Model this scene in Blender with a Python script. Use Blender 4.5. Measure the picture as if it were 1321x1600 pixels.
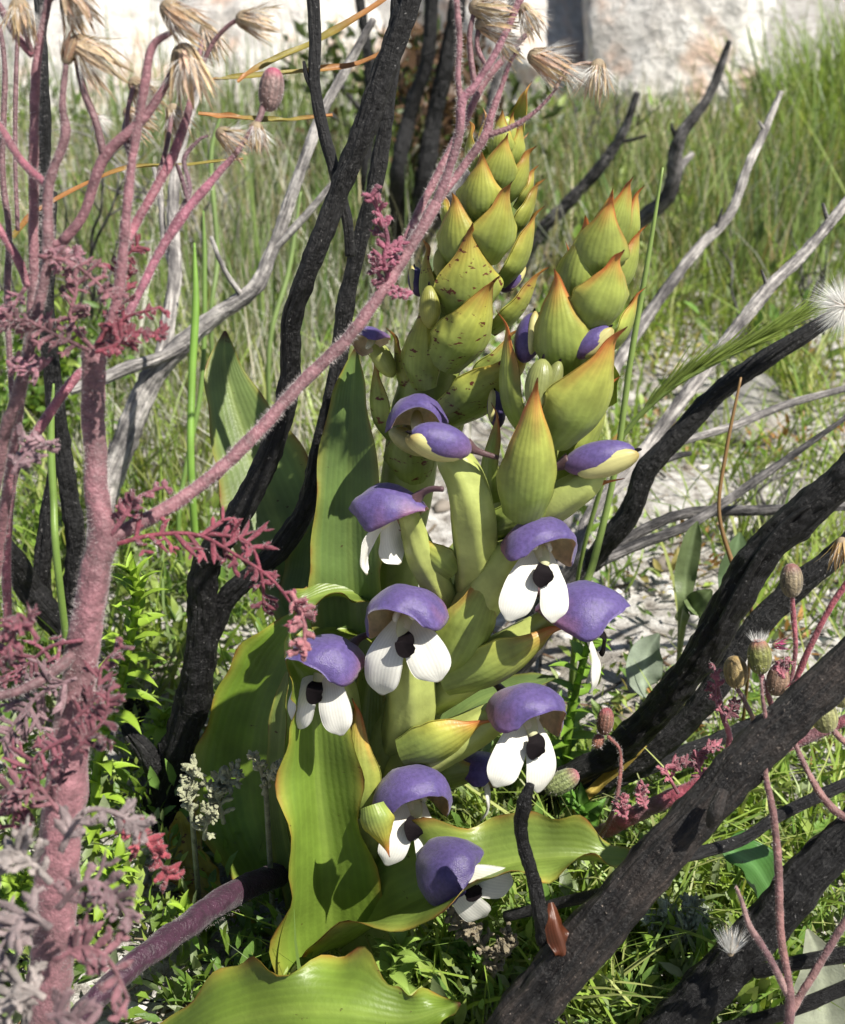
import bpy, math
import numpy as np
from mathutils import Vector

# ------------------------------------------------------------------ scene, camera, light
for o in list(bpy.data.objects):
    bpy.data.objects.remove(o)
scene = bpy.context.scene
COL = scene.collection
rng = np.random.default_rng(7)

H = 0.408
PITCH = math.radians(27)
VF = math.radians(40)
S = 800 / math.tan(VF / 2)                      # pixels of the photograph per unit of tangent
CAM = np.array([0, 0, H])
FW = np.array([0, math.cos(PITCH), -math.sin(PITCH)])
UP = np.array([0, math.sin(PITCH), math.cos(PITCH)])
RT = np.array([1.0, 0, 0])
cam_d = bpy.data.cameras.new('camera')
cam = bpy.data.objects.new('camera', cam_d)
COL.objects.link(cam)
cam.location = CAM
cam.rotation_euler = (math.radians(90) - PITCH, 0, 0)
cam_d.sensor_fit = 'VERTICAL'
cam_d.sensor_height = 24
cam_d.lens = 12 / math.tan(VF / 2)
cam_d.clip_start = 0.01
cam_d.clip_end = 500
cam_d.dof.use_dof = True
cam_d.dof.focus_distance = 0.515
cam_d.dof.aperture_fstop = 13
scene.camera = cam

TO_SUN = np.array([0.47, -0.27, 0.84])
TO_SUN = TO_SUN / np.linalg.norm(TO_SUN)
world = bpy.data.worlds.new('World')
scene.world = world
world.use_nodes = True
wn = world.node_tree
sky = wn.nodes.new('ShaderNodeTexSky')
sky.sky_type = 'NISHITA'
sky.sun_disc = False
sky.sun_elevation = math.asin(TO_SUN[2])
sky.sun_rotation = math.atan2(TO_SUN[0], TO_SUN[1])
wn.links.new(sky.outputs[0], wn.nodes['Background'].inputs[0])
wn.nodes['Background'].inputs[1].default_value = 0.055
sun_d = bpy.data.lights.new('sun', 'SUN')
sun_d.energy = 5.0
sun_d.angle = math.radians(0.53)
sun_d.color = (1.0, 0.95, 0.86)
sun = bpy.data.objects.new('sun', sun_d)
COL.objects.link(sun)
sun.rotation_euler = Vector(TO_SUN).to_track_quat('Z', 'Y').to_euler()
sun.location = (1, -1, 3)
scene.view_settings.view_transform = 'Standard'
scene.view_settings.look = 'None'
scene.view_settings.exposure = 0.84
scene.view_settings.gamma = 1

# ------------------------------------------------------------------ helpers
def nrm(v):
    v = np.asarray(v, float)
    return v / (np.linalg.norm(v, axis=-1, keepdims=True) + 1e-12)

def W(px, py, d):
    return CAM + FW * d + RT * ((px - 660.5) / S * d) + UP * ((800 - py) / S * d)

def cdir(r, u, t):                              # right, up, towards the photographer
    return nrm(RT * r + UP * u - FW * t)

class Waves:
    def __init__(self, scale, n=10, seed=0):
        g = np.random.default_rng(seed)
        k = g.normal(size=(n, 3)); k = nrm(k) * (2 * math.pi / scale) * g.uniform(.6, 1.7, (n, 1))
        self.k, self.p = k, g.uniform(0, 6.28, n)
    def __call__(self, P):
        return np.sin(np.asarray(P) @ self.k.T + self.p).sum(-1) / math.sqrt(len(self.p)) / 1.2

_g1, _g2, _g3 = Waves(.9, 6, 1), Waves(.22, 8, 2), Waves(.05, 8, 3)
def gz(x, y):
    x = np.asarray(x, float); y = np.asarray(y, float)
    P = np.stack([x, y, 0 * x], -1)
    near = np.clip((y - .2) / 1.0, .25, 1)
    z = .014 * _g1(P) * near + .006 * _g2(P) + .0016 * _g3(P)
    return z - .006 + .055 * np.clip(y - .9, 0, 6) + .02 * np.clip(y - 6.9, 0, 60)

def G(px, py):                                  # the point of the ground seen at a place in the photograph
    dr = FW + RT * ((px - 660.5) / S) + UP * ((800 - py) / S)
    d = .3
    for _ in range(4000):
        p = CAM + dr * d
        if p[2] <= gz(p[0], p[1]): break
        d += .0025
    return p, d

def link(o): COL.objects.link(o); return o

def make_mesh(name, V, F, mats, col=None, st=None, smooth=True, midx=None):
    me = bpy.data.meshes.new(name)
    V = np.asarray(V, float)
    if isinstance(F, np.ndarray):
        n, k = F.shape
        me.vertices.add(len(V)); me.vertices.foreach_set('co', V.ravel())
        me.loops.add(n * k); me.loops.foreach_set('vertex_index', F.ravel().astype(np.int32))
        me.polygons.add(n)
        me.polygons.foreach_set('loop_start', (np.arange(n) * k).astype(np.int32))
        me.polygons.foreach_set('loop_total', np.full(n, k, np.int32))
        me.update(calc_edges=True)
    else:
        me.from_pydata(V.tolist(), [], [list(map(int, f)) for f in F])
    if smooth: me.polygons.foreach_set('use_smooth', np.ones(len(me.polygons), bool))
    for m in (mats if isinstance(mats, (list, tuple)) else [mats]): me.materials.append(m)
    if midx is not None: me.polygons.foreach_set('material_index', np.asarray(midx, np.int32))
    if col is not None:
        c = np.ones((len(V), 4)); col = np.asarray(col, float)
        c[:, :3] = col if col.ndim == 2 else col[None, :]
        a = me.attributes.new('Col', 'FLOAT_COLOR', 'POINT'); a.data.foreach_set('color', c.ravel())
    if st is not None:
        a = me.attributes.new('St', 'FLOAT_VECTOR', 'POINT'); a.data.foreach_set('vector', np.asarray(st, float).ravel())
    me.update()
    return me

class Thing:
    def __init__(self, name, label, cat, origin, group=None):
        self.o = link(bpy.data.objects.new(name, None))
        self.o.empty_display_size = .01
        self.org = np.asarray(origin, float)
        self.o.location = self.org
        self.o['label'] = label; self.o['category'] = cat
        if group: self.o['group'] = group
    def part(self, name, g, mat, col=None, parent=None, label=None, kind=None, smooth=True, midx=None):
        V, F = g[0], g[1]
        st = g[2] if len(g) > 2 else None
        me = make_mesh(name, np.asarray(V) - self.org, F, mat, col, st, smooth, midx)
        o = link(bpy.data.objects.new(name, me))
        o.parent = parent or self.o
        if label: o['label'] = label
        if kind: o['kind'] = kind
        return o

def solo(name, label, cat, g, mat, origin, col=None, group=None, kind=None, smooth=True):
    V, F = g[0], g[1]
    st = g[2] if len(g) > 2 else None
    o = link(bpy.data.objects.new(name, make_mesh(name, np.asarray(V) - origin, F, mat, col, st, smooth)))
    o.location = origin
    if label: o['label'] = label
    if cat: o['category'] = cat
    if group: o['group'] = group
    if kind: o['kind'] = kind
    return o

def join(gs):
    V, F, T, C, n = [], [], [], [], 0
    for g in gs:
        V.append(g[0]); F += [[i + n for i in f] for f in (g[1].tolist() if isinstance(g[1], np.ndarray) else g[1])]
        T.append(g[2] if len(g) > 2 and g[2] is not None else np.zeros((len(g[0]), 3)))
        n += len(g[0])
    return np.concatenate(V), F, np.concatenate(T)

def spline(P, n):                               # Catmull-Rom through the rows of P
    P = np.asarray(P, float)
    if len(P) == 2: return P[0] + (P[1] - P[0]) * np.linspace(0, 1, n)[:, None]
    Q = np.vstack([2 * P[0] - P[1], P, 2 * P[-1] - P[-2]])
    t = np.linspace(0, len(P) - 1 - 1e-9, n); i = t.astype(int); f = (t - i)[:, None]
    a, b, c, d = Q[i], Q[i + 1], Q[i + 2], Q[i + 3]
    return .5 * (2 * b + (c - a) * f + (2 * a - 5 * b + 4 * c - d) * f ** 2 + (3 * b - a - 3 * c + d) * f ** 3)

def frames(P):
    T = nrm(np.gradient(P, axis=0)); n = len(P)
    N = np.zeros_like(P)
    a = np.array([0, 0, 1.]) if abs(T[0][2]) < .8 else np.array([1., 0, 0])
    N[0] = nrm(a - T[0] * (a @ T[0]))
    for i in range(1, n):
        v = N[i - 1] - T[i] * (N[i - 1] @ T[i]); N[i] = nrm(v)
    return T, N, np.cross(T, N)

def path(L):                                    # [(px, py, depth, half width px)] -> world points, radii
    P = np.array([W(a, b, c) for a, b, c, r in L]); R = np.array([r * c / S for a, b, c, r in L])
    return P, R

def tube(P, R, seg=10, n=None, knob=0, kscale=.02, seed=0, cap=True, ribs=0, rib_d=.06, bark=0):
    P = np.asarray(P, float); R = np.asarray(R, float)
    if n is None: n = max(8, len(P) * 6)
    Q = spline(np.hstack([P, R[:, None]]), n)
    P, R = Q[:, :3], np.maximum(Q[:, 3], 1e-5)
    T, N, B = frames(P)
    th = np.linspace(0, 2 * math.pi, seg, endpoint=False)
    D = N[:, None] * np.cos(th)[None, :, None] + B[:, None] * np.sin(th)[None, :, None]
    V = P[:, None] + D * R[:, None, None]
    if ribs:
        tw = np.linspace(0, 1.1, n)[:, None]
        V = P[:, None] + D * (R[:, None] * (1 + rib_d * np.cos(ribs * th[None] + tw * ribs)))[:, :, None]
    if knob:
        w = Waves(kscale, 9, seed); w2 = Waves(kscale * .3, 9, seed + 1)
        k = 1 + knob * w(V) + knob * .45 * w2(V)
        V = P[:, None] + D * (R[:, None] * k)[:, :, None]
    if bark:
        sl = np.concatenate([[0], np.cumsum(np.linalg.norm(np.diff(P, axis=0), axis=1))])
        rm = R.mean()
        C = np.stack([np.cos(th)[None] * np.ones((n, 1)), np.sin(th)[None] * np.ones((n, 1)), np.repeat(sl[:, None], seg, 1) / rm * .06], -1)
        C2 = C * [1, 1, 2.2]
        k = 1.1 - np.abs(Waves(.8, 10, seed + 3)(C)) * .9 + .35 * Waves(.33, 10, seed + 4)(C2) + .25 * Waves(.16, 12, seed + 5)(C2)
        V = V + D * (R[:, None] * bark * (k - .6))[:, :, None]
    s = np.concatenate([[0], np.cumsum(np.linalg.norm(np.diff(P, axis=0), axis=1))])
    st = np.stack([np.cos(th)[None] * R[:, None], np.sin(th)[None] * R[:, None], np.repeat(s[:, None], seg, 1)], -1)
    i = np.arange(n - 1)[:, None] * seg; j = np.arange(seg)[None]; j2 = (j + 1) % seg
    F = np.stack([i + j, i + j2, i + seg + j2, i + seg + j], -1).reshape(-1, 4).tolist()
    V = V.reshape(-1, 3); st = st.reshape(-1, 3)
    if cap:
        V = np.vstack([V, P[:1] - T[:1] * R[0] * .3, P[-1:] + T[-1:] * R[-1] * .5]); st = np.vstack([st, st[:1], st[-1:]])
        a, b = n * seg, n * seg + 1
        F += [[a, (k + 1) % seg, k] for k in range(seg)] + [[b, (n - 1) * seg + k, (n - 1) * seg + (k + 1) % seg] for k in range(seg)]
    return V, F, st

def grid_faces(nv, nu, off=0, flip=False):
    i = np.arange(nv - 1)[:, None] * nu; j = np.arange(nu - 1)[None]
    F = np.stack([i + j, i + j + 1, i + nu + j + 1, i + nu + j], -1).reshape(-1, 4) + off
    return (F[:, ::-1] if flip else F).tolist()

def leaf(P, HW, N, fold=.25, wave=0, wfreq=3, nu=11, nv=30, seed=0, thick=.0006, curl=0, frill=0):
    """A blade round a path: HW half widths, N the way its upper face looks. Closed, with thickness."""
    P = np.asarray(P, float); HW = np.asarray(HW, float)
    Nn = np.asarray(N, float); Nn = np.repeat(Nn[None], len(P), 0) if Nn.ndim == 1 else Nn
    Q = spline(np.hstack([P, HW[:, None], Nn]), nv)
    P, w, Nn = Q[:, :3], np.maximum(Q[:, 3], .00015), Q[:, 4:]
    T = nrm(np.gradient(P, axis=0)); Nn = nrm(Nn - T * (Nn * T).sum(1, keepdims=True)); B = np.cross(T, Nn)
    u = np.sin(np.linspace(-1, 1, nu) * math.pi / 2)
    u = np.where(np.abs(u) > .999, u, u)
    v = np.linspace(0, 1, nv)
    g = np.random.default_rng(seed); ph = g.uniform(0, 6.28, 4)
    env = np.minimum(1, v * 4) * np.minimum(1, (1 - v) * 6)
    wl = np.sin(v * wfreq * 6.28 + ph[0]) + .5 * np.sin(v * wfreq * 11.3 + ph[1])
    wr = np.sin(v * wfreq * 6.9 + ph[2]) + .5 * np.sin(v * wfreq * 12.1 + ph[3])
    au = np.abs(u)[None]
    wv = np.where(u[None] < 0, wl[:, None], wr[:, None]) * env[:, None] * wave * au ** 2.2
    h = fold * au ** 1.3 * w[:, None] + wv + curl * au ** 3 * w[:, None]
    x = u[None] * w[:, None] * (1 - .12 * fold) * (1 + frill * au ** 3 * env[:, None] * np.where(u[None] < 0, np.sin(v * wfreq * 7.7 + ph[1])[:, None] + .5 * np.sin(v * wfreq * 19 + ph[2])[:, None], np.sin(v * wfreq * 7.1 + ph[3])[:, None] + .5 * np.sin(v * wfreq * 17 + ph[0])[:, None]))
    V = P[:, None] + B[:, None] * x[..., None] + Nn[:, None] * h[..., None]
    th = thick * (1 - .7 * au) * np.minimum(1, w / (.15 * w.max() + 1e-9))[:, None]
    V2 = V - Nn[:, None] * th[..., None]
    st = np.stack([np.repeat(u[None], nv, 0), np.repeat(v[:, None], nu, 1), np.zeros((nv, nu))], -1)
    F = grid_faces(nv, nu, flip=True) + grid_faces(nv, nu, nv * nu)
    V = np.vstack([V.reshape(-1, 3), V2.reshape(-1, 3)]); st = np.vstack([st.reshape(-1, 3)] * 2)
    m = nv * nu
    for a in range(nv - 1):
        for e in (0, nu - 1):
            q = [a * nu + e, (a + 1) * nu + e, m + (a + 1) * nu + e, m + a * nu + e]
            F.append(q if e == 0 else q[::-1])
    return V, F, st

def blades(B, Hh, lean, curve, wd, K=5, facing=None):
    """Many grass blades: bases B, heights, lean vectors, how far they bow, widths."""
    n = len(B); t = np.linspace(0, 1, K + 1)
    D = np.array([0, 0, 1.])[None] + lean
    c = B[:, None] + D[:, None] * (Hh[:, None] * t[None])[..., None]
    c = c + curve[:, None] * (Hh[:, None] * (t ** 2)[None])[..., None]
    c[..., 2] -= (np.linalg.norm(curve, axis=1)[:, None] * .45 * Hh[:, None] * t[None] ** 3)
    a = rng.uniform(0, 6.28, n) if facing is None else facing
    sd = np.stack([np.cos(a), np.sin(a), 0 * a], -1)
    ww = wd[:, None] * (1 - t[None] ** 2.2 * .93)
    L = c - sd[:, None] * ww[..., None] * .5; R = c + sd[:, None] * ww[..., None] * .5
    V = np.stack([L, R], 2).reshape(-1, 3)
    i = (np.arange(n)[:, None] * (K + 1) + np.arange(K)[None]) * 2
    F = np.stack([i, i + 1, i + 3, i + 2], -1).reshape(-1, 4)
    return V, F, (K + 1) * 2

def leaflets(P, D, N, L, Wd):
    """Many small folded, pointed leaves: a row of eight vertices each."""
    D = nrm(D); N = nrm(N - D * (N * D).sum(1, keepdims=True)); B = np.cross(D, N); n = len(P)
    def at(f, w, h): return P + D * (L * f)[:, None] + B * (Wd * w)[:, None] + N * (Wd * h)[:, None]
    V = np.stack([at(0, 0, 0), at(.3, -.85, .35), at(.32, 0, .05), at(.3, .85, .35), at(.66, -.7, .15), at(.68, 0, -.12), at(.66, .7, .15), at(1, 0, -.5)], 1).reshape(-1, 3)
    F = np.array([(0, 2, 1), (0, 3, 2), (1, 2, 5), (1, 5, 4), (2, 3, 6), (2, 6, 5), (4, 5, 7), (5, 6, 7)])
    return V, (F[None] + (np.arange(n) * 8)[:, None, None]).reshape(-1, 3)

def hairs_on(P, R, n, L, seed=0, w=.000035):
    """Fine hairs standing out from a tube."""
    g = np.random.default_rng(seed)
    Q = spline(np.hstack([P, np.asarray(R)[:, None]]), 120); Pp, Rr = Q[:, :3], Q[:, 3]
    T, N, B = frames(Pp)
    s = np.concatenate([[0], np.cumsum(np.linalg.norm(np.diff(Pp, axis=0), axis=1))])
    i = np.searchsorted(s, g.uniform(0, s[-1], n)).clip(0, 119); a = g.uniform(0, 6.28, n)
    D = N[i] * np.cos(a)[:, None] + B[i] * np.sin(a)[:, None]
    b = Pp[i] + D * (Rr[i] * .9)[:, None] + T[i] * g.uniform(-1, 1, (n, 1)) * .002
    tip = b + nrm(D + g.normal(size=(n, 3)) * .35) * (L * g.uniform(.4, 1.2, n))[:, None]
    V = np.stack([b - T[i] * w, b + T[i] * w, tip], 1).reshape(-1, 3)
    k = np.arange(n) * 3
    return V, np.stack([k, k + 1, k + 2], -1)

# ------------------------------------------------------------------ materials
def new_mat(name):
    m = bpy.data.materials.new(name); m.use_nodes = True
    m.node_tree.nodes.clear()
    return m, m.node_tree.nodes, m.node_tree.links

def noise(nodes, links, scale, vec=None, detail=4, rough=.55):
    n = nodes.new('ShaderNodeTexNoise'); n.inputs['Scale'].default_value = scale
    n.inputs['Detail'].default_value = detail; n.inputs['Roughness'].default_value = rough
    if vec is not None: links.new(vec, n.inputs['Vector'])
    return n.outputs['Fac']

def ramp(nodes, links, fac, stops):
    r = nodes.new('ShaderNodeValToRGB'); e = r.color_ramp.elements
    while len(e) < len(stops): e.new(.5)
    for k, (p, c) in enumerate(stops):
        e[k].position = p; c = (c, c, c) if isinstance(c, (int, float)) else c
        e[k].color = (*c, 1)
    links.new(fac, r.inputs[0])
    return r.outputs[0]

def mix(nodes, links, a, b, fac, mode='MIX'):
    m = nodes.new('ShaderNodeMix'); m.data_type = 'RGBA'; m.blend_type = mode
    for sock, x in ((m.inputs[0], fac), (m.inputs[6], a), (m.inputs[7], b)):
        if isinstance(x, (int, float)): sock.default_value = x
        elif isinstance(x, tuple): sock.default_value = (*x, 1)
        else: links.new(x, sock)
    return m.outputs[2]

def leaf_mat(name, transl=.3, rough=.42, var=.35, nscale=120, bump=.15, bscale=900, spots=None, tint=(1.15, 1.1, .55), spec=.4, veins=0, base=None, coat=0):
    """Colour from the 'Col' attribute, varied by noise; thin blade that lets light through."""
    m, n, l = new_mat(name)
    if base is None:
        at = n.new('ShaderNodeAttribute'); at.attribute_name = 'Col'; c0 = at.outputs['Color']
    else:
        rg = n.new('ShaderNodeRGB'); rg.outputs[0].default_value = (*base, 1); c0 = rg.outputs[0]
    tc = n.new('ShaderNodeTexCoord'); ob = tc.outputs['Object']
    nz = noise(n, l, nscale, ob)
    v = ramp(n, l, nz, [(.25, 1 - var), (.75, 1 + var * .6)])
    c = mix(n, l, c0, v, 1.0, 'MULTIPLY')
    hgt = noise(n, l, bscale, ob, 3)
    if spots:
        sc, lo, colr = spots
        mp = n.new('ShaderNodeMapping'); mp.inputs['Scale'].default_value = (1, 1, 2.2); l.new(ob, mp.inputs[0])
        s = ramp(n, l, noise(n, l, sc, mp.outputs[0], 5, .6), [(lo, 0.), (lo + .035, 1.)])
        c = mix(n, l, c, colr, s)
    if veins:
        at2 = n.new('ShaderNodeAttribute'); at2.attribute_name = 'St'
        sp = n.new('ShaderNodeSeparateXYZ'); l.new(at2.outputs['Vector'], sp.inputs[0])
        ml = n.new('ShaderNodeMath'); ml.operation = 'MULTIPLY'; l.new(sp.outputs[0], ml.inputs[0]); ml.inputs[1].default_value = veins
        sn = n.new('ShaderNodeMath'); sn.operation = 'SINE'; l.new(ml.outputs[0], sn.inputs[0])
        vr = ramp(n, l, sn.outputs[0], [(.0, .95), (.9, 1.03)])
        c = mix(n, l, c, vr, 1.0, 'MULTIPLY')
        ad = n.new('ShaderNodeMath'); ad.operation = 'MULTIPLY_ADD'; l.new(sn.outputs[0], ad.inputs[0]); ad.inputs[1].default_value = .22; l.new(hgt, ad.inputs[2])
        hgt = ad.outputs[0]
    bp = n.new('ShaderNodeBump'); bp.inputs['Strength'].default_value = bump; bp.inputs['Distance'].default_value = .001
    l.new(hgt, bp.inputs['Height'])
    p = n.new('ShaderNodeBsdfPrincipled'); p.inputs['Roughness'].default_value = rough
    p.inputs['Specular IOR Level'].default_value = spec
    if coat: p.inputs['Sheen Weight'].default_value = coat; p.inputs['Sheen Roughness'].default_value = .5
    l.new(c, p.inputs['Base Color']); l.new(bp.outputs[0], p.inputs['Normal'])
    out = n.new('ShaderNodeOutputMaterial')
    if transl:
        t = n.new('ShaderNodeBsdfTranslucent'); l.new(mix(n, l, c, tint, 1.0, 'MULTIPLY'), t.inputs[0])
        ms = n.new('ShaderNodeMixShader'); ms.inputs[0].default_value = transl
        l.new(p.outputs[0], ms.inputs[1]); l.new(t.outputs[0], ms.inputs[2]); l.new(ms.outputs[0], out.inputs[0])
    else: l.new(p.outputs[0], out.inputs[0])
    return m

def wood_mat(name, dark, light, lo, hi, stretch=.12, scale=620, rough=.6, bump=1.0, speck=None, spec=.4):
    """Bark along a branch: noise drawn out along 'St', dark and light by the wear of the wood."""
    m, n, l = new_mat(name)
    at = n.new('ShaderNodeAttribute'); at.attribute_name = 'St'
    mp = n.new('ShaderNodeMapping'); mp.inputs['Scale'].default_value = (1, 1, stretch); l.new(at.outputs['Vector'], mp.inputs[0])
    tc = n.new('ShaderNodeTexCoord'); ob = tc.outputs['Object']
    f1 = noise(n, l, scale, mp.outputs[0], 6, .62)
    f2 = noise(n, l, 55, ob, 4)
    f3 = noise(n, l, 420, ob, 5, .65)
    ad = n.new('ShaderNodeMath'); ad.operation = 'MULTIPLY_ADD'; l.new(f2, ad.inputs[0]); ad.inputs[1].default_value = .9; l.new(f1, ad.inputs[2])
    hf = n.new('ShaderNodeMath'); hf.operation = 'MULTIPLY'; l.new(ad.outputs[0], hf.inputs[0]); hf.inputs[1].default_value = .53
    c = ramp(n, l, hf.outputs[0], [(lo, dark), ((lo + hi) / 2, tuple(.7 * a + .3 * b for a, b in zip(dark, light))), (hi, light)])
    if speck:
        c = mix(n, l, c, speck, ramp(n, l, noise(n, l, 700, ob, 2), [(.68, 0.), (.74, 1.)]))
    h = n.new('ShaderNodeMath'); h.operation = 'MULTIPLY_ADD'; l.new(f3, h.inputs[0]); h.inputs[1].default_value = .55; l.new(f1, h.inputs[2])
    bp = n.new('ShaderNodeBump'); bp.inputs['Strength'].default_value = bump; bp.inputs['Distance'].default_value = .0026
    l.new(h.outputs[0], bp.inputs['Height'])
    p = n.new('ShaderNodeBsdfPrincipled'); l.new(c, p.inputs['Base Color']); l.new(bp.outputs[0], p.inputs['Normal'])
    l.new(ramp(n, l, f2, [(.3, rough - .12), (.7, rough + .15)]), p.inputs['Roughness'])
    p.inputs['Specular IOR Level'].default_value = spec
    out = n.new('ShaderNodeOutputMaterial'); l.new(p.outputs[0], out.inputs[0])
    return m

M = {}
M['orchid_leaf'] = leaf_mat('orchid_leaf', .38, .40, .42, 45, .16, 700, veins=41, spots=(190, .685, (.07, .03, .012)), spec=.5)
M['bract'] = leaf_mat('bract', .32, .38, .42, 95, .16, 500, spec=.5, veins=30, spots=(330, .75, (.16, .07, .02)))
M['bract_spotted'] = leaf_mat('bract_spotted', .32, .38, .42, 95, .16, 500, veins=30, spots=(240, .60, (.13, .035, .02)), spec=.42)
M['stem'] = leaf_mat('orchid_stem', .1, .40, .36, 90, .14, 500, spots=(300, .72, (.10, .06, .02)))
M['hood'] = leaf_mat('hood_skin', .34, .38, .34, 700, .28, 2300, tint=(1.5, .9, .6), spec=.5, coat=.2)
M['hood_in'] = leaf_mat('hood_lining', .42, .5, .25, 400, .2, 2000, tint=(1.2, .85, .6))
M['petal'] = leaf_mat('petal_white', .26, .45, .12, 150, .07, 700, veins=34, tint=(1, .98, .85), spec=.35)
M['velvet'] = leaf_mat('black_velvet', 0, .75, .3, 900, .3, 3000, base=(.006, .004, .005), spec=.12)
M['hairy_stem'] = leaf_mat('hairy_stem', .05, .5, .6, 260, .7, 900, coat=.12)
M['hairy_leaf'] = leaf_mat('hairy_leaf', .25, .5, .6, 300, .6, 1500, tint=(1.3, .7, .6), coat=.25)
M['hair'] = leaf_mat('plant_hair', .35, .5, .05, 100, 0, 100, base=(.80, .72, .70), tint=(1, 1, 1))
M['pappus'] = leaf_mat('seed_fluff', .4, .5, .05, 100, 0, 100, base=(.86, .85, .82), tint=(1, 1, 1))
M['dry'] = leaf_mat('dry_bract', .28, .55, .35, 400, .4, 2500, tint=(1.1, .95, .7))
M['green'] = leaf_mat('soft_green', .35, .42, .3, 150, .2, 1200)
M['grass'] = leaf_mat('grass', .35, .45, .35, 14, 0, 100)
M['reed'] = leaf_mat('reed', .2, .45, .25, 60, .1, 900)
M['char'] = wood_mat('charred_bark', (.004, .0037, .004), (.034, .033, .035), .47, .76, rough=.52, speck=(.16, .155, .15), spec=.4)
M['charbrown'] = wood_mat('charred_brown_bark', (.005, .004, .004), (.085, .062, .050), .47, .70, rough=.5, speck=(.22, .18, .15), spec=.45)
M['grey'] = wood_mat('weathered_twig', (.055, .05, .052), (.50, .47, .44), .36, .60, rough=.7, scale=520, bump=.7, spec=.3)
M['mixed'] = wood_mat('half_burnt_twig', (.012, .011, .012), (.33, .31, .30), .43, .66, rough=.65, bump=.8)

def ground_mat():
    m, n, l = new_mat('sandy_ground')
    tc = n.new('ShaderNodeTexCoord'); ob = tc.outputs['Object']
    a = noise(n, l, 9, ob, 6, .6); b = noise(n, l, 90, ob, 5, .7); d = noise(n, l, 700, ob, 3, .6)
    c = ramp(n, l, b, [(.3, (.12, .105, .09)), (.45, (.33, .31, .285)), (.62, (.56, .545, .52)), (.8, (.68, .67, .65))])
    c = mix(n, l, c, (.12, .10, .065), ramp(n, l, a, [(.50, 0.), (.66, .7)]))
    c = mix(n, l, c, ramp(n, l, d, [(.3, .6), (.7, 1.2)]), .8, 'MULTIPLY')
    h = n.new('ShaderNodeMath'); h.operation = 'MULTIPLY_ADD'; l.new(d, h.inputs[0]); h.inputs[1].default_value = .35; l.new(b, h.inputs[2])
    bp = n.new('ShaderNodeBump'); bp.inputs['Strength'].default_value = .9; bp.inputs['Distance'].default_value = .006; l.new(h.outputs[0], bp.inputs['Height'])
    p = n.new('ShaderNodeBsdfPrincipled'); p.inputs['Roughness'].default_value = .9; p.inputs['Specular IOR Level'].default_value = .2
    l.new(c, p.inputs['Base Color']); l.new(bp.outputs[0], p.inputs['Normal'])
    l.new(p.outputs[0], n.new('ShaderNodeOutputMaterial').inputs[0])
    return m

def rock_mat(name, cols, stain):
    m, n, l = new_mat(name)
    ob = n.new('ShaderNodeTexCoord').outputs['Object']
    a = noise(n, l, 7, ob, 7, .65); b = noise(n, l, 45, ob, 6, .7); s = noise(n, l, 12, ob, 5, .6)
    c = ramp(n, l, a, [(.3, cols[0]), (.5, cols[1]), (.7, cols[2])])
    c = mix(n, l, c, stain, ramp(n, l, s, [(.52, 0.), (.64, .75)]))
    c = mix(n, l, c, ramp(n, l, b, [(.34, .45), (.58, 1.1)]), .8, 'MULTIPLY')
    bp = n.new('ShaderNodeBump'); bp.inputs['Strength'].default_value = .9; bp.inputs['Distance'].default_value = .02; l.new(b, bp.inputs['Height'])
    p = n.new('ShaderNodeBsdfPrincipled'); p.inputs['Roughness'].default_value = .85; l.new(c, p.inputs['Base Color']); l.new(bp.outputs[0], p.inputs['Normal'])
    l.new(p.outputs[0], n.new('ShaderNodeOutputMaterial').inputs[0])
    return m

M['ground'] = ground_mat()
M['rock'] = rock_mat('pale_quartz_rock', ((.50, .45, .40), (.74, .71, .67), (.84, .82, .79)), (.62, .40, .28))
M['stone'] = rock_mat('grey_stone', ((.18, .17, .16), (.32, .31, .29), (.45, .43, .41)), (.22, .19, .15))
M['gravel'] = leaf_mat('gravel', 0, .85, .4, 60, .4, 900)

# ------------------------------------------------------------------ ground
def axis(fine0, fine1, step, out0, out1):
    a = list(np.arange(fine0, fine1 + 1e-6, step))
    s = step
    while a[-1] < out1: s *= 1.22; a.append(a[-1] + s)
    s = step
    while a[0] > out0: s *= 1.22; a.insert(0, a[0] - s)
    return np.array(a)
gx = axis(-.9, .9, .011, -60, 60); gy = axis(.2, 2.6, .011, -40, 120)
X, Y = np.meshgrid(gx, gy)
Vg = np.stack([X, Y, gz(X, Y)], -1).reshape(-1, 3)
ii = np.arange(len(gy) - 1)[:, None] * len(gx) + np.arange(len(gx) - 1)[None]
Fg = np.stack([ii, ii + 1, ii + len(gx) + 1, ii + len(gx)], -1).reshape(-1, 4)
go = link(bpy.data.objects.new('ground', make_mesh('ground', Vg, Fg, M['ground'])))
go['kind'] = 'structure'

# ------------------------------------------------------------------ rocks
def rock_geo(c, size, seed, sub=4, facets=14, rough=.05, lean=.75):
    import bmesh
    bm = bmesh.new(); bmesh.ops.create_icosphere(bm, subdivisions=sub, radius=1)
    V = np.array([v.co[:] for v in bm.verts]); F = [[v.index for v in f.verts] for f in bm.faces]; bm.free()
    g = np.random.default_rng(seed)
    for _ in range(facets):
        nn = nrm(g.normal(size=3)); cc = g.uniform(.55, .85)
        V = V - np.maximum(0, V @ nn - cc)[:, None] * nn
    V = V * (1 + rough * Waves(.7, 10, seed)(V)[:, None] + rough * .4 * Waves(.2, 10, seed + 1)(V)[:, None])
    V = V * np.asarray(size); V[:, 1] += lean * V[:, 2]
    return V + np.asarray(c), F

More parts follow.
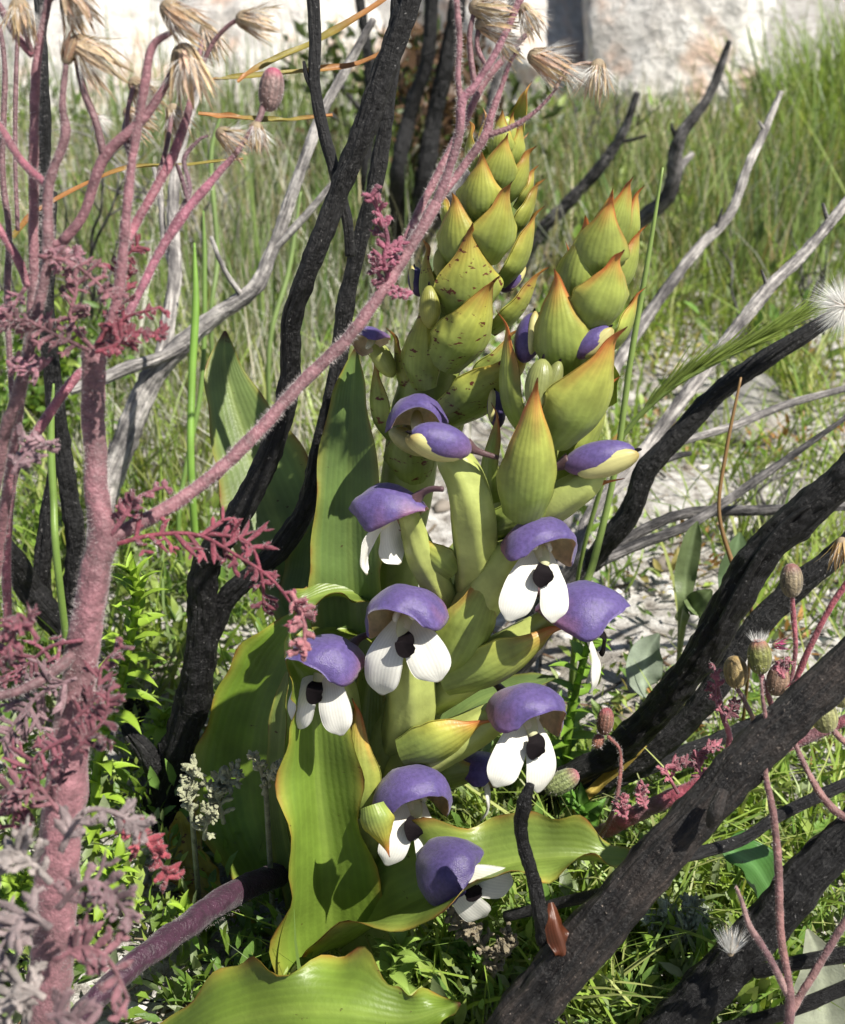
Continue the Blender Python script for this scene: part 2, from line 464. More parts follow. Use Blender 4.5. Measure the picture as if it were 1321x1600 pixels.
def rock(name, label, px, py, size, sink, seed, mat, group=None, sub=4):
    p, d = G(px, py)
    p = np.array([p[0], p[1] + size[1] * .6, 0]); p[2] = gz(p[0], p[1])
    g = rock_geo(p + [0, 0, size[2] * (1 - sink) - size[2] * .35], size, seed, sub)
    return solo(name, label, 'rock', g, M[mat], p, group=group, smooth=False if sub < 4 else True)

rock('boulder', 'large sunlit pale quartz boulder stained pink behind the green grass', 1050, 175, (.165, .15, .21), .30, 5, 'rock', sub=5)
rock('boulder', 'pale white boulder behind the tall orchid spike', 800, 150, (.14, .14, .16), .35, 9, 'rock', sub=5)
rock('boulder', 'low white rock behind the drooping dry flower heads', 440, 150, (.17, .14, .12), .4, 12, 'rock', sub=5)
rock('boulder', 'white rock half hidden by the pink hairy stems', 120, 190, (.2, .15, .13), .4, 15, 'rock', sub=5)
rock('stone', 'flat grey stone lying in sand under the bare twigs', 1170, 690, (.042, .05, .026), .45, 21, 'stone')
rock('stone', 'small grey stone behind the smooth green bract spike', 905, 440, (.05, .04, .025), .4, 22, 'stone')
rock('stone', 'dark stone lying behind the curled fluffy seed', 1090, 1420, (.02, .016, .012), .4, 23, 'stone')
rock('stone', 'pale stone on the sand between charred branches', 1270, 1250, (.016, .014, .007), .4, 24, 'stone')

# gravel
def gravel():
    phi = (1 + 5 ** .5) / 2
    v0 = nrm(np.array([(-1, phi, 0), (1, phi, 0), (-1, -phi, 0), (1, -phi, 0), (0, -1, phi), (0, 1, phi), (0, -1, -phi), (0, 1, -phi), (phi, 0, -1), (phi, 0, 1), (-phi, 0, -1), (-phi, 0, 1)]))
    f0 = np.array([(0, 11, 5), (0, 5, 1), (0, 1, 7), (0, 7, 10), (0, 10, 11), (1, 5, 9), (5, 11, 4), (11, 10, 2), (10, 7, 6), (7, 1, 8), (3, 9, 4), (3, 4, 2), (3, 2, 6), (3, 6, 8), (3, 8, 9), (4, 9, 5), (2, 4, 11), (6, 2, 10), (8, 6, 7), (9, 8, 1)])
    n = 5200
    y = .3 + 1.5 * rng.random(n) ** 1.5; x = rng.uniform(-.5, .5, n) * (.35 + y)
    s = .0012 + .0045 * rng.random(n) ** 3 + .004 * (rng.random(n) < .06)
    V = v0[None] * s[:, None, None] * rng.uniform(.6, 1.25, (n, 12, 1)) * rng.uniform(.6, 1.3, (n, 1, 3)) * np.array([1, 1, .7])
    V = V + np.stack([x, y, gz(x, y) + s * .2], -1)[:, None]
    F = f0[None] + (np.arange(n) * 12)[:, None, None]
    t = rng.random(n)[:, None]; c = np.where(t < .75, np.array([.52, .50, .47]) * rng.uniform(.55, 1.25, (n, 1)), np.array([.22, .19, .16]) * rng.uniform(.5, 1.2, (n, 1)))
    solo('gravel', 'pale grey gravel and grit scattered over the sand', 'gravel', (V.reshape(-1, 3), F.reshape(-1, 3)), M['gravel'], np.zeros(3), np.repeat(c, 12, 0), kind='stuff', smooth=False)
gravel()

# litter: short dead stalks and black crumbs
def litter():
    n = 2600
    y = .32 + 1.4 * rng.random(n) ** 1.4; x = rng.uniform(-.48, .48, n) * (.35 + y)
    b = np.stack([x, y, gz(x, y) + .0015 + .004 * rng.random(n)], -1)
    a = rng.uniform(0, 6.28, n); L = .008 + .035 * rng.random(n) ** 2
    dr = np.stack([np.cos(a), np.sin(a), rng.normal(0, .15, n)], -1); sd = nrm(np.cross(dr, [0, 0, 1.])); r = rng.uniform(.0004, .0012, n)
    up = np.cross(sd, dr)
    ring = []
    for e in (0, 1):
        c = b + dr * (L * e)[:, None]
        for k in range(3):
            an = 2.094 * k; ring.append(c + (sd * math.cos(an) + up * math.sin(an)) * r[:, None] * (1 - .4 * e))
    V = np.stack(ring, 1).reshape(-1, 3); i = np.arange(n)[:, None] * 6
    F = np.concatenate([i + np.array([[k, (k + 1) % 3, 3 + (k + 1) % 3, 3 + k]]) for k in range(3)])
    pal = np.array([(.42, .38, .33), (.30, .24, .17), (.02, .018, .018), (.5, .46, .38), (.16, .10, .06)])
    c = pal[rng.integers(0, 5, n)] * rng.uniform(.7, 1.2, (n, 1))
    solo('plant_litter', 'dead grey and black stalks littering the sand', 'litter', (V, F), M['dry'], np.zeros(3), np.repeat(c, 6, 0), kind='stuff')
litter()

# ------------------------------------------------------------------ grass and ground cover
def grass(name, label, n, region, hrange, wrange, pal, leanamp, curveamp, tuft=30, spread=.04, K=5):
    """Blades in tufts; region(n) gives n ground points."""
    nt = max(1, n // tuft)
    tx, ty = region(nt)
    k = rng.integers(0, nt, n)
    x = tx[k] + rng.normal(0, spread, n); y = ty[k] + rng.normal(0, spread, n)
    b = np.stack([x, y, gz(x, y) - .003], -1)
    hh = rng.uniform(*hrange, n) * (.6 + .8 * rng.random(nt)[k])
    ln = np.concatenate([rng.normal(0, leanamp, (n, 2)), np.zeros((n, 1))], 1) + np.concatenate([rng.normal(0, leanamp * .5, (nt, 2)), np.zeros((nt, 1))], 1)[k]
    cv = np.concatenate([rng.normal(0, curveamp, (n, 2)), np.zeros((n, 1))], 1)
    V, F, m = blades(b, hh, ln, cv, rng.uniform(*wrange, n), K)
    pal = np.array(pal); c = pal[(rng.integers(0, len(pal), nt)[k] * (rng.random(n) < .6) + rng.integers(0, len(pal), n) * (rng.random(n) > .6)).clip(0, len(pal) - 1)] * rng.uniform(.7, 1.25, (n, 1))
    solo(name, label, 'grass', (V, F), M['grass'], np.zeros(3), np.repeat(c, m, 0), kind='stuff')

def reg(px0, px1, py0, py1):
    """Ground points seen between these places of the photograph, even over the ground."""
    a, b = G((px0 + px1) / 2, py0)[0], G((px0 + px1) / 2, py1)[0]
    def f(n):
        y = rng.uniform(b[1], a[1], n)
        d = y * math.cos(PITCH) + H * math.sin(PITCH)
        x = (rng.uniform(px0, px1, n) - 660.5) / S * d
        return x, y
    return f
GREENS = [(.22, .31, .09), (.15, .23, .07), (.27, .34, .12), (.13, .21, .075), (.34, .37, .18)]
BRIGHT = [(.25, .36, .06), (.30, .40, .09), (.19, .30, .06), (.37, .41, .14)]
STRAW = [(.46, .40, .25), (.56, .52, .42), (.40, .31, .17), (.44, .45, .38)]
grass('reed_grass', 'taller green rush grass around the slanting burnt twigs', 3000, reg(830, 1330, 300, 460), (.035, .10), (.0014, .0032), GREENS, .16, .10, 60, .05)
grass('reed_grass', 'short green rush grass close in front of the pale boulders', 3600, reg(830, 1330, 175, 310), (.02, .06), (.0014, .003), GREENS + STRAW[:2], .2, .14, 60, .05)
grass('reed_grass', 'thin upright green rushes among grey twigs behind the pink stems', 2700, reg(-60, 660, 200, 620), (.05, .15), (.0012, .0028), GREENS + [(.22, .30, .12)], .10, .08, 40, .035)
grass('grass', 'short bright grass growing through sand behind the charred branches', 1300, reg(900, 1350, 500, 1000), (.02, .085), (.0011, .0025), BRIGHT, .35, .35, 34, .018)
grass('grass', 'bright short grass around the foot of the hairy stems', 2000, reg(-40, 560, 560, 1150), (.02, .09), (.0011, .0026), BRIGHT, .3, .3, 34, .018)
grass('grass', 'low green grass under the thick charred branches', 2000, reg(640, 1130, 1260, 1640), (.012, .05), (.0012, .0028), BRIGHT, .5, .45, 26, .014)
grass('dry_grass', 'pale dead straw standing among the green rushes', 3000, reg(-60, 1380, 220, 520), (.03, .12), (.0009, .002), STRAW, .28, .2, 14, .03)
grass('dry_grass', 'fine pale grey dead stems standing behind the pink and charred stems', 2600, reg(-60, 640, 300, 820), (.03, .13), (.0008, .0017), [(.62, .60, .54), (.52, .48, .38), (.45, .47, .36)], .22, .15, 14, .03)
grass('far_grass', 'grass on the slope beyond the boulders', 9000, lambda n: (rng.uniform(-3, 3, n), rng.uniform(2.5, 7, n)), (.08, .3), (.003, .008), GREENS + STRAW[:2], .2, .15, 60, .10, 3)

def weeds(name, label, n, region, size, pal, hmax=.02, spread=.01, clump=24):
    nt = max(1, n // clump); tx, ty = region(nt); k = rng.integers(0, nt, n)
    off = rng.normal(0, 1, (n, 3)); off[:, 2] = np.abs(off[:, 2])
    x = tx[k] + off[:, 0] * spread; y = ty[k] + off[:, 1] * spread
    P = np.stack([x, y, gz(x, y) + off[:, 2].clip(0, 2) * hmax * .5 + .001], -1)
    D = nrm(off * [1, 1, .8] + [0, 0, .5] + rng.normal(0, .3, (n, 3))); N = nrm(rng.normal(0, .5, (n, 3)) + [0, 0, 1.])
    L = rng.uniform(size * .6, size * 1.5, n)
    V, F = leaflets(P, D, N, L, L * rng.uniform(.12, .28, n))
    pal = np.array(pal); c = pal[rng.integers(0, len(pal), nt)[k]] * rng.uniform(.65, 1.25, (n, 1))
    solo(name, label, 'ground cover', (V, F), M['green'], np.zeros(3), np.repeat(c, 8, 0), kind='stuff')
WEED = [(.20, .32, .05), (.14, .25, .05), (.27, .36, .08), (.22, .29, .12), (.25, .30, .16)]
weeds('ground_weeds', 'small leafy weeds carpeting the sand under the right charred branches', 4600, reg(600, 1170, 1200, 1660), .009, WEED, .022)
weeds('ground_weeds', 'small yellow green weeds around the base of the hairy plant', 5000, reg(-60, 480, 820, 1640), .009, WEED, .025)
weeds('ground_weeds', 'sparse low weeds on the open sand among thin grey twigs', 1900, reg(850, 1360, 470, 1180), .008, WEED + [(.40, .22, .08), (.38, .33, .12)], .02)
weeds('ground_weeds', 'low green growth between the rushes behind the orchids', 3000, reg(-60, 1380, 200, 640), .014, WEED[:3] + [(.10, .15, .05)], .05, .03)

# ------------------------------------------------------------------ branches
def branch_thing(name, label, root, branches, mat, knob=.12, ks=.018, seg=14, cat='branch', group=None, seed=0):
    t = Thing(name, label, cat, root, group)
    for i, b in enumerate(branches):
        nm, L, m = b if len(b) == 3 else ('branch', b[0], mat) if len(b) == 1 else (b[0], b[1], mat)
        P, R = path(L)
        ln = np.linalg.norm(np.diff(P, axis=0), axis=1).sum(); big = R.max() > .0032
        n = max(24, int(ln / (.0011 if big else .0022)))
        t.part(nm, tube(P, R, 40 if big else 16, n, knob * .55, ks * 1.2, seed + i * 7, bark=.17 if big else .10), M[m])
    return t

def onground(px, py):
    p, d = G(px, py); return p
r1 = onground(240, 1300)
dG = G(240, 1310)[1]
branch_thing('charred_shrub', 'tall charred black shrub stem rising between pink stems and orchid', r1, [
    ('trunk', [(232, 1330, dG + .004, 34), (262, 1230, .62, 27.5), (298, 1110, .605, 26.7), (318, 980, .59, 23.2), (320, 890, .58, 21.5), (372, 808, .565, 19.8), (425, 700, .555, 18.1), (452, 600, .545, 15.5), (456, 500, .535, 15.5), (486, 415, .525, 16.3), (530, 300, .52, 16.3), (566, 210, .515, 17.2), (602, 110, .51, 18.1), (640, 0, .505, 18.9), (662, -70, .50, 21)]),
    ('branch', [(322, 1010, .595, 15.5), (348, 945, .588, 17.2), (385, 905, .583, 14.6), (436, 858, .578, 17.2), (480, 790, .572, 15.5), (502, 700, .567, 14.6), (525, 600, .562, 13.8), (540, 480, .556, 12.9), (562, 380, .55, 12.0), (586, 290, .545, 12.0), (604, 180, .54, 11.2), (618, 60, .535, 10.3), (628, -60, .53, 11)]),
    ('twig', [(547, 400, .53, 7.7), (544, 350, .527, 8.6), (528, 285, .525, 9.5), (508, 215, .523, 9.5), (492, 130, .52, 9.5), (493, 60, .518, 9.5), (487, -40, .515, 11)]),
    ('twig', [(494, 145, .521, 6.0), (480, 120, .520, 4.3), (475, 96, .519, 2.6)]),
    ('stub', [(262, 1240, .618, 18.9), (232, 1180, .612, 15.5), (205, 1148, .61, 11.2), (196, 1132, .61, 7.7)]),
    ('stub', [(270, 1215, .615, 12.9), (258, 1170, .612, 11.2), (256, 1160, .612, 9.5)]),
], 'char', .13)
r2 = onground(215, 1120)
branch_thing('burnt_bush', 'burnt black forked stems standing behind the thick pink stem', r2, [
    ('trunk', [(225, 1125, G(225, 1125)[1] + .003, 22), (165, 1060, .67, 22), (112, 1000, .65, 21), (50, 925, .63, 20), (0, 850, .61, 18), (-60, 790, .60, 16)]),
    ('branch', [(122, 1012, .655, 15), (112, 960, .65, 15), (118, 850, .64, 15), (100, 720, .63, 14), (84, 600, .62, 13), (74, 480, .61, 11), (80, 300, .60, 9)]),
    ('branch', [(72, 955, .65, 12), (66, 900, .645, 13), (74, 820, .64, 13), (82, 740, .635, 7), (84, 700, .63, 4)]),
    ('branch', [(68, 520, .625, 10), (66, 400, .62, 10), (70, 250, .61, 10), (68, 120, .60, 9), (60, -40, .60, 8)]),
], 'char', .14)
gA = G(150, 985)[1]
branch_thing('grey_twig', 'pale weathered forked twig leaning behind the charred trunk', onground(150, 985), [
    ('stem', [(150, 990, gA + .003, 18), (160, 800, .77, 18), (196, 690, .765, 19), (246, 580, .76, 17), (330, 500, .755, 13), (398, 450, .75, 12), (428, 385, .75, 10), (462, 290, .745, 9), (500, 185, .74, 8), (540, 110, .74, 7), (584, 30, .73, 5)]),
    ('twig', [(300, 532, .757, 8), (250, 558, .75, 9), (200, 575, .745, 10), (160, 592, .74, 9), (110, 610, .735, 7)]),
    ('twig', [(250, 570, .76, 12), (264, 500, .765, 11), (274, 420, .77, 10), (270, 330, .775, 9), (280, 240, .78, 8), (310, 130, .78, 7), (320, 40, .78, 6)]),
    ('twig', [(426, 392, .75, 6), (470, 345, .745, 6), (520, 288, .74, 5)]),
    ('twig', [(276, 430, .77, 6), (258, 380, .775, 5), (250, 300, .78, 5), (240, 260, .78, 3)]),
    ('twig', [(378, 462, .75, 5), (350, 420, .74, 4), (330, 370, .735, 3)]),
], 'grey', .10, cat='twig')
r4 = onground(745, 1150)
branch_thing('half_burnt_shrub', 'half burnt shrub fanning out bare grey and black branches behind orchid', r4, [
    ('trunk', [(735, 1160, G(735, 1160)[1] + .004, 34), (780, 1070, .69, 30.6), (830, 990, .68, 27.0), (880, 925, .67, 24.3), (925, 868, .66, 16.0)], 'mixed'),
    ('branch', [(915, 890, .662, 12.2), (950, 845, .65, 16.0), (985, 800, .642, 16.7), (1010, 735, .635, 16.7), (1060, 680, .63, 15.2), (1120, 615, .625, 14.4), (1190, 565, .62, 13.7), (1270, 515, .615, 11.4), (1340, 470, .61, 9.9)], 'char'),
    ('branch', [(930, 880, .662, 9.1), (1000, 850, .665, 8.4), (1080, 818, .67, 7.6), (1180, 752, .675, 6.8), (1280, 682, .68, 4.6), (1340, 640, .68, 3.8)], 'mixed'),
    ('branch', [(925, 885, .665, 10.6), (985, 840, .675, 8.4), (1070, 803, .68, 8.4), (1200, 797, .69, 7.6), (1340, 790, .70, 6.8)], 'mixed'),
    ('branch', [(880, 930, .67, 9.1), (920, 810, .69, 9.9), (985, 735, .70, 10.6), (1055, 640, .705, 10.6), (1130, 540, .71, 9.9), (1200, 452, .715, 9.9), (1262, 390, .72, 8.4), (1340, 295, .72, 7.6)], 'grey'),
    ('twig', [(1010, 715, .70, 5.3), (1060, 692, .71, 6.1), (1150, 664, .715, 6.1), (1230, 632, .72, 6.1), (1340, 602, .725, 5.3)], 'grey'),
    ('twig', [(1005, 735, .70, 6.1), (1050, 715, .70, 5.3), (1080, 708, .70, 3.8)], 'mixed'),
    ('branch', [(850, 960, .675, 9.1), (872, 880, .72, 9.1), (905, 720, .79, 9.1), (950, 600, .82, 9.1), (1000, 512, .84, 9.1), (1080, 402, .85, 8.4), (1140, 335, .86, 7.6), (1165, 270, .86, 6.8), (1190, 215, .87, 6.1), (1221, 143, .87, 3.8)], 'grey'),
    ('twig', [(1120, 362, .855, 3.0), (1126, 335, .853, 2.3), (1129, 325, .852, 1.5)], 'mixed'),
    ('twig', [(1196, 205, .87, 3.0), (1186, 190, .868, 2.3)], 'grey'),
    ('twig', [(1294, 345, .72, 3.8), (1286, 318, .718, 2.3)], 'mixed'),
    ('twig', [(1200, 452, .715, 3.8), (1193, 430, .713, 2.3), (1190, 422, .712, 1.5)], 'mixed'),
], 'mixed', .10)
gB = G(900, 560)[1]
branch_thing('burnt_twig', 'thin burnt forked twig in the rushes in front of the boulder', onground(900, 560), [
    ('stem', [(890, 560, gB + .003, 9), (930, 420, 1.18, 10), (985, 358, 1.15, 11), (1045, 305, 1.12, 12), (1056, 240, 1.10, 11), (1068, 205, 1.09, 9), (1105, 155, 1.08, 7), (1126, 105, 1.07, 6), (1140, 64, 1.06, 4)], 'mixed'),
    ('twig', [(1058, 215, 1.095, 5), (1050, 200, 1.09, 3), (1050, 192, 1.09, 2)], 'char'),
    ('twig', [(1045, 305, 1.12, 7), (1064, 262, 1.13, 6), (1082, 240, 1.14, 4)], 'grey'),
], 'mixed', .12, cat='twig')
gC = G(800, 470)[1]
branch_thing('burnt_twig', 'slanting grey and black twig beside the tall orchid spike', onground(800, 470), [
    ('stem', [(795, 470, gC + .003, 10), (835, 375, 1.2, 10), (880, 325, 1.18, 9), (935, 265, 1.16, 9), (972, 210, 1.14, 7), (996, 145, 1.12, 5)], 'mixed'),
    ('twig', [(965, 222, 1.145, 4), (990, 218, 1.14, 3), (1010, 212, 1.135, 2)], 'char'),
], 'mixed', .12, cat='twig')
gD = G(640, 420)[1]
branch_thing('burnt_bush', 'dark burnt upright stems seen behind the crossing black branches', onground(640, 420), [
    ('stem', [(640, 440, gD + .004, 14), (655, 330, 1.15, 14), (680, 180, 1.12, 13), (706, 60, 1.1, 13), (725, -60, 1.08, 12)], 'char'),
    ('stem', [(632, 430, gD, 12), (620, 300, 1.14, 12), (640, 180, 1.12, 11), (668, 90, 1.1, 10), (676, -40, 1.08, 10)], 'char'),
    ('stem', [(640, 420, gD, 10), (690, 330, 1.17, 9), (745, 240, 1.16, 8), (778, 120, 1.15, 7), (800, 0, 1.14, 6)], 'mixed'),
    ('stem', [(630, 420, gD, 10), (575, 300, 1.16, 9), (580, 140, 1.15, 8), (560, -20, 1.13, 7)], 'char'),
], 'char', .12, cat='shrub')
branch_thing('charred_bough', 'cracked double black bough sloping up from behind the orchid flowers', onground(800, 1260), [
    ('branch', [(800, 1266, G(800, 1266)[1], 22), (892, 1212, .60, 20.4), (950, 1182, .59, 21.9), (1010, 1130, .578, 23.5), (1062, 1072, .565, 25.0), (1105, 1010, .553, 25.7), (1145, 935, .543, 27.3), (1192, 862, .533, 27.3), (1262, 798, .522, 26.5), (1350, 722, .51, 25.0)]),
    ('branch', [(812, 1285, G(812, 1285)[1], 22), (900, 1245, .615, 18.1), (968, 1205, .605, 18.9), (1036, 1158, .598, 19.7), (1104, 1092, .59, 18.9), (1150, 1018, .585, 18.9), (1225, 935, .58, 18.9), (1290, 880, .575, 18.1), (1350, 830, .57, 17.4)]),
    ('splinter', [(1120, 985, .541, 6.1), (1180, 880, .528, 6.8), (1230, 815, .520, 5.3), (1266, 790, .514, 2.3)]),
    ('branch', [(960, 1220, .605, 12.1), (1060, 1180, .615, 11.4), (1180, 1130, .63, 9.9), (1240, 1100, .635, 6.1)]),
], 'char', .16, .022, 18)
branch_thing('charred_bough', 'thickest brownish black bough crossing the sand below the orchid flowers', W(690, 1740, .478), [
    ('branch', [(690, 1735, .486, 41.0), (765, 1650, .468, 41.0), (805, 1598, .462, 41.0), (862, 1530, .458, 39.5), (932, 1450, .455, 38.8), (1002, 1370, .453, 36.5), (1080, 1284, .45, 35.0), (1150, 1204, .448, 32.7), (1230, 1124, .445, 31.9), (1350, 1015, .44, 31.9)]),
    ('twig', [(1040, 1345, .455, 10.6), (1095, 1332, .46, 10.6), (1160, 1312, .47, 9.9), (1222, 1272, .475, 9.9), (1345, 1214, .48, 9.9)], 'char'),
    ('twig', [(990, 1385, .46, 9.9), (950, 1394, .475, 9.1), (880, 1410, .49, 9.1), (790, 1432, .50, 8.4)], 'char'),
    ('knot', [(1130, 1235, .435, 9.1), (1118, 1268, .433, 12.2), (1110, 1290, .436, 6.8)]),
], 'charbrown', .12, .03, 22)
branch_thing('charred_bough', 'black bough lying in the weeds below the round wrinkled leaf', W(960, 1700, .50), [
    ('branch', [(960, 1700, .503, 35.9), (1050, 1602, .485, 35.9), (1130, 1520, .478, 35.1), (1200, 1440, .472, 34.3), (1262, 1368, .468, 32.8), (1350, 1280, .462, 29.6)]),
    ('twig', [(1180, 1520, .47, 9.4), (1240, 1506, .462, 11.7), (1350, 1486, .455, 13.3)]),
    ('twig', [(1120, 1612, .478, 10.9), (1230, 1580, .462, 11.7), (1350, 1530, .45, 10.9)]),
], 'char', .14, .025, 18)
branch_thing('charred_stick', 'upright black stick with rusty peeling foot before the spreading leaf', onground(868, 1530), [
    ('stick', [(885, 1535, G(885, 1535)[1] - .02, 20), (866, 1490, .475, 18.7), (848, 1440, .463, 12.8), (834, 1372, .46, 10.2), (815, 1305, .456, 10.2), (818, 1262, .452, 11.9), (829, 1226, .449, 6.8)]),
    ('twig', [(852, 1440, .463, 4.2), (848, 1400, .461, 3.4), (844, 1372, .46, 1.7)]),
], 'char', .2, .012)

# ------------------------------------------------------------------ orchids
GREEN = np.array([.25, .345, .062]); PALE = np.array([.385, .46, .13]); YEL = np.array([.60, .53, .085])
ORANGE = np.array([.50, .17, .045]); BROWN = np.array([.09, .03, .012])
def lerp(a, b, t): return a + (b - a) * np.clip(t, 0, 1)[:, None]

def bract(t, base, tip, hw, axis_x, D, mat='bract', az=None, tipcol=ORANGE, ripe=.5, out=.0, name='bract', rk=1.0, seed=0, lift=0.):
    bx, by = base; tx, ty = tip
    if az is None:
        az = math.asin(max(-.97, min(.97, (.55 * bx + .45 * tx - .5 * (axis_x(by) + axis_x(ty))) / (hw * 1.15 + 14))))
    d0, d1 = D(by), D(ty)
    r = hw * d0 / S * rk
    N = nrm(RT * math.sin(az) + np.array([0, -1, .12]) * math.cos(az))
    A = W(bx, by, d0 - r * math.cos(az) - lift); B = W(tx, ty, d1 - r * (1.15 + out) * math.cos(az) - lift)
    B = B + (B - A) * .07 + N * np.linalg.norm(B - A) * .05
    L = np.linalg.norm(B - A)
    ps = [A]
    for f, b in ((.22, .10), (.46, .09), (.70, .015), (.87, -.045)): ps.append(A + (B - A) * f + N * L * b)
    ps.append(B)
    w = hw * d0 / S * np.array([.72, .99, .92, .47, .145, .012]) * .97
    g = leaf(np.array(ps), w, N, fold=-.22, curl=-.50, nu=13, nv=26, thick=.0011, seed=seed, wave=.0005, wfreq=1.6, frill=.06)
    u, v = g[2][:, 0], g[2][:, 1]
    rr = np.random.default_rng(seed + 5)
    c = lerp(np.repeat((GREEN * rr.uniform(.9, 1.1) * .55 + PALE * .45)[None], len(v), 0), YEL, (v - .22) * 1.7 * ripe + .4 * np.abs(u) ** 4 * ripe)
    c = lerp(c, np.array(tipcol), (v - .53 + .14 * (np.abs(u) > .85) + .05 * np.sin(u * 5 + seed)) * 3.0)
    c = lerp(c, BROWN, (v - .93) * 16)
    return t.part(name, g, M[mat], c)

def ellip(c, ax, r, n=12, m=16, pw=.5, col=None):
    """An almond round the axis ax: r = (length, width, height) halves."""
    a = nrm(ax); s = nrm(np.cross(a, [0, 0, 1.]) + 1e-9); h = np.cross(s, a)
    x = -np.cos(np.linspace(0, math.pi, n)); rr = (1 - x ** 2 + 1e-6) ** pw
    th = np.linspace(0, 2 * math.pi, m, endpoint=False)
    V = np.asarray(c) + a * (x * r[0])[:, None, None] + (s * np.cos(th)[:, None] * r[1] + h * np.sin(th)[:, None] * r[2])[None] * rr[:, None, None]
    i = np.arange(n - 1)[:, None] * m; j = np.arange(m)[None]; j2 = (j + 1) % m
    F = np.stack([i + j, i + j2, i + m + j2, i + m + j], -1).reshape(-1, 4).tolist()
    st = np.stack([np.repeat(np.cos(th)[None], n, 0), np.repeat(x[:, None] * .5 + .5, m, 1), np.repeat(np.sin(th)[None], n, 0)], -1)
    return V.reshape(-1, 3), F, st.reshape(-1, 3)

VIOLET = np.array([.13, .095, .29]); MAUVE = np.array([.30, .14, .245]); CREAM = np.array([.74, .70, .52])
def hood_geo(org, X, Fd, U, s, seed, droop=0.):
    nv, nu = 20, 23
    v = np.linspace(0, 1, nv); u = np.linspace(-1, 1, nu)
    K = spline(np.array([(-1.15, -.16, .15, 80), (-.84, .32, .58, 92), (-.26, .72, .92, 101), (.34, .82, 1.02, 103), (.80, .70 - droop, .96, 98), (1.10, .44 - droop, .76, 88)], float), nv)
    y, z, w, am = K[:, 0], K[:, 1], K[:, 2], np.radians(K[:, 3])
    a = u[None] * am[:, None]
    x = w[:, None] * np.sin(a)
    zz = z[:, None] - (.98 * w)[:, None] * (1 - np.cos(a))
    yy = y[:, None] - .50 * np.abs(u)[None] ** 1.8 * (v ** 1.5)[:, None] - .05 * np.cos(u * 9)[None] * (v ** 6)[:, None]
    x = x * (1 + .14 * np.abs(u)[None] ** 3 * (v ** 2)[:, None])
    rd = 1 + .012 * np.cos(u * 17)[None] * np.sin(v * 3.14)[:, None]
    x, zz = x * rd, zz * rd
    yy = yy + .16 * np.exp(-(u * 7) ** 2)[None] * (v ** 8)[:, None]
    lob = np.exp(-((np.abs(u) - .92) * 6) ** 2)[None] * np.exp(-((v - .75) * 4) ** 2)[:, None]
    zz = zz - .14 * lob
    g = np.random.default_rng(seed)
    P = np.stack([x, yy, zz], -1).reshape(-1, 3)
    P = P * (1 + .045 * Waves(1.3, 8, seed)(P)[:, None] + .012 * Waves(.35, 8, seed + 9)(P)[:, None]) * [1, 1, g.uniform(.92, 1.06)]
    P[:, 0] += g.uniform(-.16, .16) * (P[:, 2] - .2)
    Q = (P - [0, 0, 0]) * [.975, .985, .97]
    def tow(p): return org + s * (p[:, :1] * X + p[:, 1:2] * Fd + p[:, 2:] * U)
    V = np.vstack([tow(P), tow(Q)]); m = nv * nu
    F = grid_faces(nv, nu, flip=True); k1 = len(F)
    F += grid_faces(nv, nu, m); k2 = len(F)
    for i in range(nv - 1):
        F.append([i * nu, (i + 1) * nu, m + (i + 1) * nu, m + i * nu][::-1]); F.append([i * nu + nu - 1, (i + 1) * nu + nu - 1, m + (i + 1) * nu + nu - 1, m + i * nu + nu - 1])
    for j in range(nu - 1):
        e = (nv - 1) * nu + j; F.append([e, e + 1, m + e + 1, m + e])
    mi = [0] * k1 + [1] * (k2 - k1) + [0] * (len(F) - k2)
    uu = np.repeat(np.abs(u)[None], nv, 0).ravel(); vv = np.repeat(v[:, None], nu, 1).ravel()
    co = lerp(np.repeat(VIOLET[None], m, 0), MAUVE, (uu - .38) * 1.5 + (.25 - vv) * 1.5 + .15 * g.normal() + .25 * Waves(.8, 6, seed)(P))
    co = lerp(co, np.array([.075, .06, .21]), (.22 - uu) * 2 * (vv > .3))
    ci = lerp(np.repeat(np.array([[.74, .66, .40]]), m, 0), np.array([.62, .33, .24]), (vv - .55) * 1.3 + (uu - .7))
    return V, F, None, np.vstack([co, ci]), mi

def petal_geo(org, X, Fd, U, s, side, seed, L=1.0, splay=1.0, wd=1.0, fwd=0.):
    p = np.array([(.16, .18, -.20), (.36 * splay, .48, -.70), (.53 * splay, .62 + fwd * .5, -1.22), (.65 * splay, .60 + fwd, -1.74), (.70 * splay, .50 + fwd, -2.12)]) * [side, 1, L]
    p = p[:, :1] * X + p[:, 1:2] * Fd + p[:, 2:] * U
    g = leaf(org + s * p, s * wd * np.array([.24, .40, .50, .44, .05]), nrm(Fd * .9 + U * .55 + X * side * .12), fold=.10, curl=-.16, nu=13, nv=24, thick=.0009, seed=seed, wave=.0004, wfreq=1.3)
    return g

